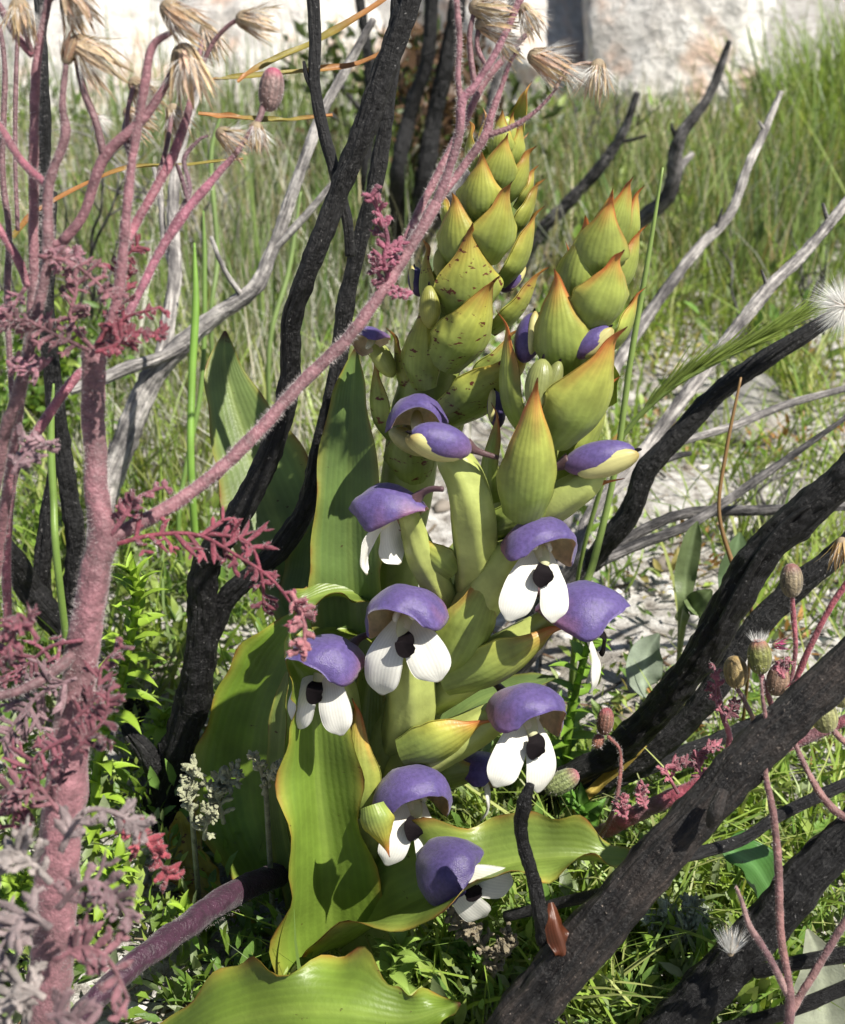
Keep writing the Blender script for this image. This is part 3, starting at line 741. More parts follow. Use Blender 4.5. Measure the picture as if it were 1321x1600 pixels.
def flower(t, px, py, d, hw, yaw, pitch=-20, roll=0, seed=0, name='flower', ov=None, petals=(1, 1), L=1.0, splay=(1, 1), fwd=.18, shade=1., droop=0., wd=1.0, spur=True, spot=True):
    """An open flower; yaw turns it to the right of the photographer, pitch tips it up or down."""
    y, p, r = map(math.radians, (yaw, pitch, roll))
    s = hw * d / S
    Fd = cdir(math.sin(y) * math.cos(p), math.sin(p), math.cos(y) * math.cos(p))
    U = nrm(UP - Fd * (UP @ Fd)); X = np.cross(U, Fd); U, X = U * math.cos(r) + X * math.sin(r), X * math.cos(r) - U * math.sin(r)
    org = W(px, py, d)
    yp = y * .5 if abs(yaw) < 60 else y
    F2 = cdir(math.sin(yp) * math.cos(p), math.sin(p), math.cos(yp) * math.cos(p)); U2 = nrm(UP - F2 * (UP @ F2)); X2 = np.cross(U2, F2)
    U2, X2 = U2 * math.cos(r) + X2 * math.sin(r), X2 * math.cos(r) - U2 * math.sin(r)
    def q(a, b, c): return org + s * (X * a + Fd * b + U * c)
    def q2(a, b, c): return org + s * (X2 * a + F2 * b + U2 * c)
    core = ellip(q(0, .02, -.10), nrm(Fd * .75 - U * .62), (s * .60, s * .22, s * .2), pw=.55)
    fl = t.part(name, core, M['petal'], lerp(np.repeat(np.array([[.42, .45, .16]]), len(core[0]), 0), CREAM, core[2][:, 1] * 1.6 - .4))
    h = hood_geo(org, X, Fd, U, s, seed, droop)
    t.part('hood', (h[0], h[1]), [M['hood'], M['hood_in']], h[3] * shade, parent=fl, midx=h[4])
    for k, sd in enumerate((-1, 1)):
        if not petals[k]: continue
        rp = np.random.default_rng(seed * 5 + k); g = petal_geo(org, X2, F2, U2, s, sd, seed + k, L * rp.uniform(.93, 1.05), splay[k] * rp.uniform(.85, 1.12), wd * rp.uniform(.9, 1.08), fwd + rp.uniform(-.12, .12))
        v = g[2][:, 1]
        c = lerp(np.repeat(np.array([[.78, .77, .71]]), len(v), 0), np.array([.70, .68, .48]), (.3 - v) * 2)
        c = lerp(c, np.array([.12, .11, .04]), (v - .985) * 90)
        t.part('petal', g, M['petal'], c, parent=fl)
        kb = ellip(q(sd * .25, .14, -.02), nrm(-U + Fd * .5 + X * sd * .5), (s * .17, s * .11, s * .11))
        t.part('anther_lobe', kb, M['petal'], np.array([.82, .79, .66]), parent=fl)
    if spot:
        rs = np.random.default_rng(seed + 70); a0 = rs.uniform(-.12, .12)
        sp = np.array([q2(a0 * .3, .60 + fwd * .3, -.44 * L), q2(a0, .76 + fwd * .3, -.56 * L), q2(a0, .80 + fwd * .3, -.74 * L), q2(a0 + .05, .80 + fwd * .3, -.92 * L), q2(a0 + .1, .76 + fwd * .3, -1.03 * L)])
        g = leaf(sp, s * np.array([.16, .25, .29 * rs.uniform(.9, 1.1), .24, .10]), nrm(F2 + U2 * .25), .12, 0, .55, 13, 22, seed, s * .07, frill=.10)
        t.part('lip_spot', g, M['velvet'], parent=fl)
        col_ = ellip(q(0, .34, -.28), nrm(-U * .8 + Fd * .5), (s * .34, s * .17, s * .10))
        t.part('column', col_, M['petal'], np.array([.60, .60, .36]), parent=fl)
    if spur:
        P = np.array([q(0, -.85, .10), q(0, -1.15, .26), q(.05, -1.5, .30), q(.08, -1.85, .22)])
        g = tube(P, s * np.array([.22, .12, .09, .08]), 8, 14)
        t.part('spur', g, M['hood'], np.array([.12, .06, .07]), parent=fl)
    return fl, org

def bud(t, px, py, d, L, ang, tilt=0., fat=.5, seed=0, purple=True, cream=True, spur=0, name='flower_bud', col=None, shade=1):
    """A closed flower: ang is the way its tip points in degrees up from the right."""
    a = math.radians(ang); ax = cdir(math.cos(a), math.sin(a), tilt); l = L * d / S
    org = W(px, py, d); perp = nrm(UP - ax * (UP @ ax))
    base = np.array([.33, .36, .12]) if col is None else np.array(col)
    g = ellip(org, ax, (l, l * fat, l * fat * .92), 14, 16, .55)
    v, tp = g[2][:, 1], g[2][:, 2]
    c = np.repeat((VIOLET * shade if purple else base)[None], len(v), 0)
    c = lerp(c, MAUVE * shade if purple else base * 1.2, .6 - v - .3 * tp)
    b = t.part(name, g, M['hood'] if purple else M['bract'], c)
    if cream:
        for k in (-1, 1):
            sd = nrm(np.cross(ax, perp)) * k
            g = ellip(org - perp * l * fat * .42 + sd * l * .20 + ax * l * .22, nrm(ax + perp * .12), (l * .86, l * .24, l * .34), 12, 14, .55)
            cc = lerp(np.repeat(np.array([[.66, .62, .26]]), len(g[0]), 0), np.array([.30, .20, .06]), (g[2][:, 1] - .8) * 4)
            t.part('sepal', g, M['petal'], cc, parent=b)
    tipg = ellip(org + ax * l * 1.02, ax, (l * .16, l * .06, l * .06), 7, 8)
    t.part('tip', tipg, M['velvet'], parent=b)
    if spur:
        P = np.array([org - ax * l * .8 + perp * l * .1, org - ax * l * 1.2 + perp * l * .02, org - ax * l * (1.2 + spur)])
        t.part('spur', tube(P - np.array([[0, 0, 0]]), np.array([.25, .12, .08]) * l, 8, 12), M['hood'], np.array([.13, .07, .075]), parent=b)
    return b

def big_leaf(t, L, N, fold, wave, wfreq, seed=0, col=GREEN, edge=(.42, .20, .04), tipc=None, nv=54, nu=17, mat='orchid_leaf', thick=.0011, curl=0, name='leaf', rib=.25, label=None, en=.90, frill=.10):
    P, R = path(L)
    g = leaf(P, R, N, fold, wave, wfreq, nu, nv, seed, thick, curl, frill)
    u, v = np.abs(g[2][:, 0]), g[2][:, 1]
    c = np.repeat(np.array(col)[None], len(u), 0)
    c = lerp(c, np.array(col) * 1.0 + np.array([.10, .11, .03]) * rib * 2, (.10 - u) * 12)
    rr = np.random.default_rng(seed)
    ragged = .5 + .9 * np.sin(v * 57 + seed) * np.sin(v * 23.7 + 1.3 * seed)
    c = lerp(c, np.array(col) * .5 + YEL * .5, (u - .72) * 2.2)
    c = lerp(c, np.array(edge), (u - en) * 9 * np.clip(ragged, .15, 1.4))
    c = lerp(c, BROWN * .8, (u - .97) * 40 * np.clip(ragged - .55, 0, 1))
    if tipc is not None: c = lerp(c, np.array(tipc), (v - .93) * 18)
    return t.part(name, g, M[mat], c, label=label)

# ---- the nearer orchid
Df = lambda py: .47 + (py - 290) * 7.56e-5
AXF = [(1520, 520), (1350, 556), (1170, 615), (1060, 668), (960, 722), (850, 770), (700, 838), (600, 872), (450, 922), (330, 965)]
def axf(py): return float(np.interp(-py, [-a for a, b in AXF], [b for a, b in AXF]))
orc = Thing('orchid', 'nearer purple hooded orchid with broad wavy leaves and smooth bract spike', 'orchid', W(505, 1545, Df(1545)))
stem_r = {1520: 60, 1350: 56, 1170: 50, 1060: 46, 960: 42, 850: 38, 700: 36, 600: 30, 450: 22, 330: 10}
orc.part('stem', tube(*path([(b, a, Df(a), stem_r[a]) for a, b in AXF]), 16, 70, .04, .03, 3), M['stem'], np.array([.37, .42, .12]))
fb = dict(axis_x=axf, D=Df)
FB = [((950, 400), (985, 284), 30, {}), ((972, 415), (1000, 298), 25, {}), ((938, 392), (957, 300), 22, {}),
      ((930, 440), (955, 312), 43, dict(lift=.004)), ((895, 480), (916, 345), 40, dict(lift=.003)), ((962, 465), (1004, 358), 32, dict(lift=.003)),
      ((930, 520), (970, 398), 50, dict(lift=.008, out=.2)), ((862, 520), (888, 386), 26, {}), ((875, 590), (869, 430), 48, dict(lift=.008)),
      ((952, 555), (1002, 455), 30, dict(out=.2)), ((820, 690), (787, 498), 36, dict(ripe=.3, lift=.004)), ((878, 705), (967, 522), 62, dict(out=.5, lift=.012, ripe=.8)),
      ((890, 735), (958, 597), 34, dict(ripe=.6)), ((818, 820), (838, 603), 43, dict(lift=.022, ripe=.6, out=.45)), ((770, 800), (775, 640), 30, dict(ripe=.2, lift=.0)),
      ((775, 838), (955, 752), 44, dict(az=.9, lift=.012, ripe=.6)), ((700, 1085), (878, 982), 48, dict(az=.85, lift=.014, ripe=.7)),
      ((632, 1195), (760, 1128), 46, dict(az=.7, lift=.016, ripe=1.1)), ((690, 1065), (785, 866), 46, dict(az=.2, lift=.010, ripe=.3)),
      ((700, 905), (632, 832), 36, dict(az=-.8, lift=.012, ripe=.7, out=.3)), ((660, 1230), (770, 1200), 34, dict(az=.9, lift=.004, ripe=.5)),
      ((580, 1258), (607, 1332), 24, dict(az=.1, lift=.044, ripe=1.4)), ((900, 760), (860, 560), 40, dict(az=2.2)), ((940, 640), (900, 500), 40, dict(az=3.)),
      ((560, 1290), (555, 1100), 40, dict(az=-.4, lift=.012, ripe=.5))]
for i, (b, tp, hw, kw) in enumerate(FB):
    bract(orc, b, tp, hw, seed=i, **fb, **kw)
# ovaries: the thick green stalks that carry the flowers
def ovary(t, L, col=(.40, .45, .13)):
    y0 = L[0][1] + 60; L = [(axf(y0), y0, Df(y0), L[0][3] * .75)] + L
    t.part('ovary', tube(*path(L), 30, 30, ribs=6, rib_d=.055), M['stem'], np.array(col))
ovary(orc, [(742, 900, Df(900) - .014, 30), (740, 810, Df(800) - .022, 36), (728, 752, Df(745) - .022, 31), (708, 716, Df(700) - .020, 26), (704, 706, Df(700) - .020, 16)])
ovary(orc, [(690, 930, Df(930) - .010, 24), (660, 870, Df(870) - .018, 24), (645, 825, Df(830) - .022, 18), (638, 800, Df(800) - .026, 16)])
ovary(orc, [(800, 830, Df(830) - .01, 26), (860, 790, Df(790) - .018, 28), (915, 755, Df(755) - .022, 24), (930, 730, Df(730) - .022, 16)])
ovary(orc, [(735, 960, Df(960) - .014, 34), (790, 880, Df(880) - .020, 34), (815, 850, Df(850) - .020, 20)])
ovary(orc, [(640, 1120, Df(1120) - .014, 38), (645, 1030, Df(1030) - .019, 36), (650, 955, Df(955) - .020, 20)])
ovary(orc, [(720, 1060, Df(1060) - .014, 30), (800, 1010, Df(1010) - .014, 30), (858, 965, Df(965) - .014, 17), (868, 950, Df(950) - .014, 12)])
ovary(orc, [(650, 1190, Df(1190) - .014, 34), (740, 1140, Df(1140) - .018, 30), (800, 1105, Df(1105) - .018, 18)])
ovary(orc, [(560, 1330, Df(1330) - .014, 40), (600, 1270, Df(1270) - .020, 34), (630, 1240, Df(1240) - .022, 20)])
ovary(orc, [(545, 1160, Df(1160) - .010, 30), (530, 1080, Df(1080) - .015, 28), (520, 1035, Df(1035) - .016, 16)])
flower(orc, 842, 850, Df(850) - .028, 55, 34, -12, 6, 1, splay=(1.05, .9))
flower(orc, 637, 958, Df(958) - .028, 60, -34, -12, -8, 2, splay=(1.5, 1.), wd=1.1, L=.88)
flower(orc, 512, 1032, Df(1032) - .026, 56, -50, -14, 4, 3, L=.9)
flower(orc, 822, 1112, Df(1112) - .026, 58, 40, -14, 8, 4, L=.95, splay=(1.1, .9))
flower(orc, 645, 1240, Df(1240) - .030, 58, 28, -14, 6, 5, L=.9, splay=(1, .9), wd=.85)
flower(orc, 696, 1360, Df(1360) - .055, 54, 46, -26, -66, 6, L=.85, splay=(1, 1), fwd=.15, spur=False, shade=.72)  # hood colour darkened to paint in the shadow of the flower above
flower(orc, 905, 955, Df(955) - .016, 60, 82, -14, -6, 7, L=.95, splay=(.7, .7), wd=.8)
flower(orc, 610, 797, Df(797) - .028, 54, -118, -12, 6, 8, L=.75, splay=(1.2, 1.2), spot=False)
flower(orc, 590, 1178, Df(1178) + .012, 40, -40, -20, 0, 9, petals=(0, 0), spur=False, spot=False)
flower(orc, 752, 1205, Df(1205) - .004, 40, 60, -25, 12, 10, petals=(0, 1), spot=False, spur=False, splay=(1, 1.5), wd=.8, L=.85)
flower(orc, 742, 762, Df(762) + .01, 30, 10, -10, 0, 11, petals=(0, 0), spur=False, spot=False)
bud(orc, 690, 690, Df(690) - .034, 52, 165, .35, .60, 1, spur=.7)
bud(orc, 936, 716, Df(716) - .024, 58, 12, .2, .50, 2, spur=.45)
bud(orc, 843, 602, Df(600) - .026, 42, 82, .1, .55, 3, purple=False, cream=False, name='flower_bud')
bud(orc, 862, 600, Df(600) - .024, 38, 70, .1, .40, 4, purple=False, cream=False, name='flower_bud')
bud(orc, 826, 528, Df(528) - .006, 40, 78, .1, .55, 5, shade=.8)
bud(orc, 925, 535, Df(535) - .020, 36, 40, .2, .55, 6)
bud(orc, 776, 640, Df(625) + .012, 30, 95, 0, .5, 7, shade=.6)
# leaves
up_c = cdir(0, .55, .85)
big_leaf(orc, [(520, 1545, .540, 88), (516, 1450, .532, 96), (510, 1340, .523, 84), (498, 1225, .516, 60), (492, 1125, .508, 48), (478, 1070, .502, 36), (458, 1035, .498, 12), (452, 1000, .492, 4), (462, 955, .484, 1)],
         cdir(.2, .1, 1), .60, .0034, 2.6, 1, col=(.195, .30, .042), edge=(.46, .25, .05), tipc=BROWN, frill=.22)
big_leaf(orc, [(520, 1490, .545, 58), (600, 1432, .518, 92), (690, 1388, .503, 88), (780, 1352, .499, 68), (870, 1338, .496, 50), (945, 1340, .496, 32), (1006, 1344, .494, 2)],
         cdir(.1, .9, .75), .75, .0046, 2.9, 2, col=(.24, .335, .065), edge=(.5, .22, .05), tipc=ORANGE, frill=.16)
big_leaf(orc, [(240, 1660, .50, 44), (340, 1605, .487, 66), (440, 1580, .478, 78), (540, 1580, .474, 74), (630, 1592, .474, 50), (690, 1578, .474, 20), (720, 1568, .474, 2)],
         cdir(-.1, .35, 1), -.25, .0065, 2.7, 33, col=(.19, .285, .04), edge=(.46, .17, .04), tipc=BROWN, frill=.26)
big_leaf(orc, [(440, 1400, .578, 46), (392, 1270, .578, 78), (392, 1150, .574, 78), (425, 1050, .568, 58), (462, 985, .562, 34), (500, 940, .556, 5)],
         cdir(-.15, .2, 1), .35, .0022, 2.2, 4, col=(.20, .33, .035), edge=(.40, .20, .04))
big_leaf(orc, [(470, 1420, .565, 24), (440, 1280, .553, 24), (436, 1180, .546, 21), (444, 1090, .54, 14), (450, 1050, .537, 3)],
         cdir(-.6, .1, .8), .4, .0006, 2, 5, col=(.20, .27, .07), edge=(.3, .25, .07))
big_leaf(orc, [(575, 1340, .54, 30), (566, 1230, .532, 34), (570, 1120, .528, 32), (578, 1050, .526, 20), (585, 1000, .524, 3)],
         cdir(.3, 0, 1), .4, .0015, 3, 6, col=(.24, .31, .06), edge=(.42, .20, .05))
big_leaf(orc, [(560, 1400, .60, 30), (640, 1250, .60, 34), (720, 1118, .60, 34), (800, 1075, .598, 22), (868, 1058, .596, 3)],
         cdir(-.2, .6, .8), .3, .001, 2, 7, col=(.17, .25, .075), edge=(.26, .22, .06))
big_leaf(orc, [(500, 1480, .60, 26), (440, 1400, .60, 40), (395, 1340, .60, 42), (370, 1290, .60, 26), (362, 1268, .60, 3)],
         cdir(.2, .4, .9), .3, .001, 2, 8, col=(.12, .20, .09), edge=(.2, .2, .07))
big_leaf(orc, [(420, 1480, .575, 18), (340, 1420, .58, 30), (300, 1360, .585, 34), (285, 1300, .59, 22), (280, 1268, .59, 3)],
         cdir(.1, .3, .9), .3, .0015, 3, 9, col=(.40, .33, .04), edge=(.25, .06, .02), mat='bract_spotted', label='withered yellow leaf blotched brown')

# ---- the rear orchid
Dr = lambda py: .50 + (py - 180) * 8.5e-5
AXR = [(1360, 565), (1100, 590), (900, 610), (750, 636), (650, 656), (550, 682), (450, 712), (350, 748), (250, 778), (185, 792)]
def axr(py): return float(np.interp(-py, [-a for a, b in AXR], [b for a, b in AXR]))
orr = Thing('orchid', 'taller rear orchid with dense pointed yellow green bract spike', 'orchid', W(562, 1375, Dr(1375)))
rr_ = {1360: 44, 1100: 44, 900: 44, 750: 42, 650: 44, 550: 44, 450: 40, 350: 32, 250: 22, 185: 8}
orr.part('stem', tube(*path([(b, a, Dr(a), rr_[a]) for a, b in AXR]), 16, 60, .04, .03, 5), M['stem'], np.array([.30, .36, .09]))
RB = [((652, 610), (665, 462), 34, dict(lift=.012)), ((705, 585), (772, 440), 52, dict(lift=.012, out=.4)), ((735, 505), (737, 358), 52, dict(lift=.009)), ((775, 525), (848, 424), 36, dict(out=.5, lift=.006)),
      ((718, 425), (709, 308), 42, dict(lift=.007)), ((768, 415), (795, 292), 44, dict(lift=.009, out=.2)), ((790, 450), (842, 330), 38, dict(out=.5, lift=.003)), ((798, 375), (846, 284), 30, dict(out=.5)),
      ((748, 350), (753, 243), 38, dict(lift=.006)), ((788, 325), (832, 234), 32, dict(out=.4)), ((776, 300), (792, 214), 31, dict(lift=.005)), ((738, 275), (735, 192), 20, {}), ((800, 270), (818, 193), 21, {}), ((780, 250), (785, 176), 22, dict(lift=.003)),
      ((797, 245), (802, 178), 16, {}), ((672, 490), (665, 380), 28, {}), ((686, 470), (692, 388), 24, {}), ((606, 690), (582, 560), 34, dict(ripe=.3)), ((700, 665), (838, 545), 44, dict(az=.6, out=.5, lift=.012, ripe=1.)),
      ((655, 640), (612, 520), 26, {}), ((735, 610), (805, 520), 34, dict(ripe=.3)), ((700, 360), (690, 300), 22, {}), ((812, 330), (838, 262), 20, {}), ((757, 240), (762, 182), 14, {}),
      ((640, 760), (640, 640), 40, dict(ripe=.3)), ((680, 720), (735, 610), 40, dict(ripe=.6))]
for i, (b, tp, hw, kw) in enumerate(RB):
    bract(orr, b, tp, hw, axr, Dr, mat='bract_spotted' if b[1] > 480 else 'bract', seed=40 + i, tipcol=(.42, .20, .05), **{'ripe': .85, **kw})
for i in range(9):                                # bracts on the far side of the spike
    py = 560 - i * 40
    bract(orr, (axr(py) + (-1) ** i * 10, py), (axr(py - 105) + (-1) ** i * 34, py - 105), 36 - i * 2, axr, Dr, az=math.pi + (-1) ** (i + 1) * .7, seed=80 + i, tipcol=(.42, .20, .05), ripe=.8)
flower(orr, 652, 655, Dr(655) - .024, 46, 2, -6, 3, 21, petals=(0, 0), spot=False, spur=False)
flower(orr, 580, 532, Dr(526) - .012, 27, -60, -10, -20, 22, petals=(0, 0), spot=False, spur=False)
bud(orr, 598, 560, Dr(556) - .006, 34, 120, .1, .5, 30, purple=False, cream=False, col=(.42, .46, .13))
bud(orr, 672, 480, Dr(480) - .022, 34, 92, .1, .5, 23, purple=False, cream=False, col=(.42, .42, .10))
bud(orr, 690, 412, Dr(412) - .012, 26, 92, .1, .5, 24, purple=False, cream=False, col=(.42, .42, .10))
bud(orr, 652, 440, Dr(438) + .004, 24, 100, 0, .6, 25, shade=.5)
bud(orr, 800, 436, Dr(436), 26, 50, 0, .6, 26)
bud(orr, 752, 472, Dr(472) - .012, 30, 60, .1, .55, 27, cream=False)
bud(orr, 768, 585, Dr(582) + .004, 30, 40, 0, .55, 28)
bud(orr, 640, 690, Dr(690) - .016, 38, 150, .3, .5, 29, purple=False, cream=False, col=(.60, .56, .28))
big_leaf(orr, [(565, 1100, Dr(1100) - .018, 50), (552, 930, .548, 64), (548, 850, .545, 62), (548, 750, .542, 52), (550, 650, .54, 36), (553, 590, .538, 22), (557, 542, .536, 2)],
         cdir(-.25, .05, 1), .45, .0008, 1.5, 31, col=(.16, .25, .065), edge=(.38, .26, .05), tipc=BROWN)
big_leaf(orr, [(540, 1150, .60, 40), (485, 950, .603, 62), (440, 830, .605, 78), (398, 725, .607, 70), (368, 640, .608, 50), (352, 570, .609, 28), (352, 517, .61, 2)],
         cdir(.15, .25, 1), .35, .0012, 1.6, 32, col=(.20, .28, .085), edge=(.34, .17, .04), tipc=BROWN, rib=.5)
big_leaf(orr, [(640, 960, .575, 20), (590, 935, .553, 34), (530, 925, .545, 34), (480, 938, .54, 20), (455, 950, .54, 2)],
         cdir(0, .8, .7), .5, .0025, 2.2, 34, col=(.22, .31, .06), edge=(.34, .12, .03))
big_leaf(orr, [(650, 1020, .572, 22), (590, 990, .556, 34), (530, 985, .55, 32), (480, 1000, .546, 18), (455, 1012, .545, 2)],
         cdir(0, .7, .8), .4, .0020, 2.4, 35, col=(.26, .35, .05), edge=(.42, .20, .04))
big_leaf(orr, [(620, 1040, .60, 30), (690, 940, .60, 40), (720, 880, .60, 34), (730, 820, .60, 3)], cdir(.2, .3, 1), .35, .001, 2, 36, col=(.16, .25, .07), edge=(.3, .25, .06))
big_leaf(orr, [(600, 1160, .598, 34), (480, 1000, .598, 40), (480, 880, .598, 30), (492, 820, .598, 3)], cdir(-.2, .2, 1), .35, .001, 2, 37, col=(.18, .27, .07), edge=(.36, .22, .05))

# ------------------------------------------------------------------ hairy pink plants
PINK = np.array([.25, .115, .132]); DUSK = np.array([.15, .078, .085]); ROSE = np.array([.33, .11, .145])
def ribbon(p, D, L, w, N, bend=0., n=5, k=3):
    D = nrm(D); N = nrm(N - D * (N @ D)); t = np.linspace(0, 1, n)
    P = p + D * (L * t)[:, None] + N * (bend * L * t ** 2)[:, None]
    ww = w * np.array([.6, 1., .95, .6, .08]) if n == 5 else w * (1 - .9 * t)
    B = np.cross(D, N); u = np.linspace(-1, 1, k)
    V = P[:, None] + B * (u[None] * ww[:, None])[..., None] + N * (np.abs(u)[None] * ww[:, None] * .45)[..., None]
    return V.reshape(-1, 3), grid_faces(n, k), None

def lobe(p, D, L, w, N, bend=0.):
    D = nrm(D); N = nrm(N - D * (N @ D)); t = np.linspace(0, 1, 5); B = np.cross(D, N)
    P = p + D * (L * t)[:, None] + N * (bend * L * t ** 2)[:, None]
    ww = w * np.array([.7, .85, 1., .8, .1]); th = np.arange(6) * math.pi / 3
    V = P[:, None] + B * (np.cos(th)[None] * ww[:, None])[..., None] + N * (np.sin(th)[None] * ww[:, None] * .5)[..., None]
    i = np.arange(4)[:, None] * 6; j = np.arange(6)[None]; j2 = (j + 1) % 6
    return V.reshape(-1, 3), np.stack([i + j, i + j2, i + 6 + j2, i + 6 + j], -1).reshape(-1, 4).tolist(), None

def cut_leaf(L, N, lob, seed, w=.0011, teeth=3):
    """A finely divided hairy leaf along a path; lob is the length of its longest lobes (m)."""
    g = np.random.default_rng(seed); P, R = path(L); P = spline(P, 18); T = nrm(np.gradient(P, axis=0))
    out = [tube(P, np.linspace(w * .8, w * .45, 18), 6, 18)]
    for i in range(2, 18):
        f = i / 17; s = math.sin(min(1, f * 1.25 + .15) * 2.6) * .8 + .3
        for sd in (-1, 1):
            if g.random() < .36: continue
            Nn = nrm(np.asarray(N) + g.normal(0, .35, 3)); B = nrm(np.cross(T[i], Nn)) * sd
            D = nrm(B + T[i] * g.uniform(.2, .8) + Nn * g.uniform(-.25, .5)); ln = lob * s * g.uniform(.6, 1.15)
            out.append(lobe(P[i], D, ln, w * g.uniform(.7, 1.1), Nn, g.uniform(-.5, .6)))
            for k in range(teeth):
                q = P[i] + D * ln * g.uniform(.35, .85)
                out.append(lobe(q, D + np.cross(D, Nn) * g.choice([-1, 1]) * g.uniform(.6, 1.3), ln * g.uniform(.22, .5), w * g.uniform(.5, .85), Nn, g.uniform(-.4, .5)))
    return join(out)

def seed_head(t, px, py, d, ang, L, R, tilt=.1, seed=0, fluff=120, droop=.5, spread=.5, col=(.46, .36, .22), name='seed_head', nb=24, fl=1.):
    """A dried flower head: narrow bracts bent over along one direction, with silky fluff."""
    g = np.random.default_rng(seed); a = math.radians(ang); k = d / S
    ax = cdir(math.cos(a), math.sin(a), tilt); p = W(px, py, d); s1 = nrm(np.cross(ax, [.1, .3, 1])); s2 = np.cross(ax, s1); out = []; cs = []
    c0 = ellip(p + ax * R * k * .3, ax, (R * k * .7, R * k * .62, R * k * .62), 8, 10); out.append(c0); cs.append(np.repeat(np.array([[.38, .30, .20]]), len(c0[0]), 0))
    for i in range(nb):
        th = i / nb * 6.283 + g.uniform(-.2, .2); rd = s1 * math.cos(th) + s2 * math.sin(th)
        D = nrm(ax + rd * g.uniform(.1, spread) - np.array([0, 0, 1.]) * droop * g.uniform(0, .5))
        r = ribbon(p + rd * R * k * .5, D, L * k * g.uniform(.75, 1.1), R * k * g.uniform(.09, .17), rd, g.uniform(-.35, .25), 5, 3)
        out.append(r); cs.append(np.repeat((np.array(col) * g.uniform(.55, 1.2) * np.array([1, g.uniform(.85, 1), g.uniform(.75, 1)]))[None], 15, 0))
    o = t.part(name, join(out), M['dry'], np.concatenate(cs))
    if fluff:
        th = g.uniform(0, 6.283, fluff); rd = s1 * np.cos(th)[:, None] + s2 * np.sin(th)[:, None]
        b = p + rd * R * k * .35 * g.random((fluff, 1)) + ax * L * k * .15 * g.random((fluff, 1))
        tip = b + nrm(ax * .9 + rd * g.uniform(.1, .9, (fluff, 1)) + g.normal(0, .12, (fluff, 3))) * (L * k * fl * g.uniform(.5, 1.0, fluff))[:, None]
        sd = nrm(np.cross(tip - b, g.normal(size=(fluff, 3)))) * .00010
        V = np.stack([b - sd, b + sd, tip], 1).reshape(-1, 3); q = np.arange(fluff) * 3
        t.part('fluff', (V, np.stack([q, q + 1, q + 2], -1)), M['pappus'], parent=o, kind='stuff')
    return o

def round_bud(t, px, py, d, ang, L, R, seed=0, col=(.22, .19, .08), tipc=(.30, .06, .14), fluff=0, name='bud', tilt=.1):
    """A closed ribbed hairy bud on its stalk."""
    a = math.radians(ang); ax = cdir(math.cos(a), math.sin(a), tilt); k = d / S
    g = ellip(W(px, py, d), ax, (L * k, R * k, R * k), 16, 26, .42)
    th = np.arctan2(g[2][:, 2], g[2][:, 0]); c = W(px, py, d)
    rel = g[0] - c; al = (rel @ ax)[:, None] * ax; V = c + al + (rel - al) * (1 + .06 * np.cos(th * 13))[:, None]
    v = g[2][:, 1]
    cc = lerp(np.repeat(np.array(col)[None], len(v), 0) * (.85 + .35 * np.cos(th * 13))[:, None].clip(.6, 1.2), np.array(tipc), (v - .72) * 3)
    o = t.part(name, (V, g[1]), M['hairy_stem'], cc)
    P = np.array([c - ax * L * k, c + ax * L * k]); rg = np.random.default_rng(seed); n = 150
    D = nrm(rg.normal(size=(n, 3))); b = c + D * np.array(R * k * .8) + ax * ((D @ ax) * (L - R) * k)[:, None]
    tip = b + D * .0016 * rg.uniform(.5, 1.3, (n, 1)); sd = nrm(np.cross(D, rg.normal(size=(n, 3)))) * .00009
    q = np.arange(n) * 3
    t.part('hairs', (np.stack([b - sd, b + sd, tip], 1).reshape(-1, 3), np.stack([q, q + 1, q + 2], -1)), M['hair'], parent=o, kind='stuff')
    if fluff:
        n = fluff; th = rg.uniform(0, 6.28, n); s1 = nrm(np.cross(ax, [.1, .3, 1])); s2 = np.cross(ax, s1)
        rd = s1 * np.cos(th)[:, None] + s2 * np.sin(th)[:, None]
        b = c + ax * L * k * .8 + rd * R * k * .4; tip = b + nrm(ax + rd * rg.uniform(.1, .9, (n, 1))) * (L * k * rg.uniform(.4, .9, n))[:, None]
        sd = nrm(np.cross(tip - b, rg.normal(size=(n, 3)))) * .0001; q = np.arange(n) * 3
        t.part('fluff', (np.stack([b - sd, b + sd, tip], 1).reshape(-1, 3), np.stack([q, q + 1, q + 2], -1)), M['pappus'], parent=o, kind='stuff')
    return o

def hairy_plant(t, stems, hair=1.0, hl=.0018, col=PINK):
    hv = []
    for i, s in enumerate(stems):
        nm, L = s[0], s[1]; c = np.array(s[2]) if len(s) > 2 else col
        P, R = path(L); R = R * (.72 if R.mean() < .003 else .84)
        g = tube(P, R, 14, max(20, len(L) * 14), .09, .009, i)
        z = Waves(.03, 8, i)(g[0]); cc = lerp(np.repeat(c[None], len(z), 0), DUSK, z * .7 + .2)
        t.part(nm, g, M['hairy_stem'], cc)
        ln = np.linalg.norm(np.diff(P, axis=0), axis=1).sum()
        hv.append(hairs_on(P, R, int(ln * 26000 * hair * (.4 + R.mean() / .004 * .6)), hl * min(1, .5 + R.mean() / .003 * .5), i))
    V = np.concatenate([h[0] for h in hv]); n = 0; F = []
    for h in hv: F.append(h[1] + n); n += len(h[0])
    t.part('hairs', (V, np.concatenate(F)), M['hair'], kind='stuff')

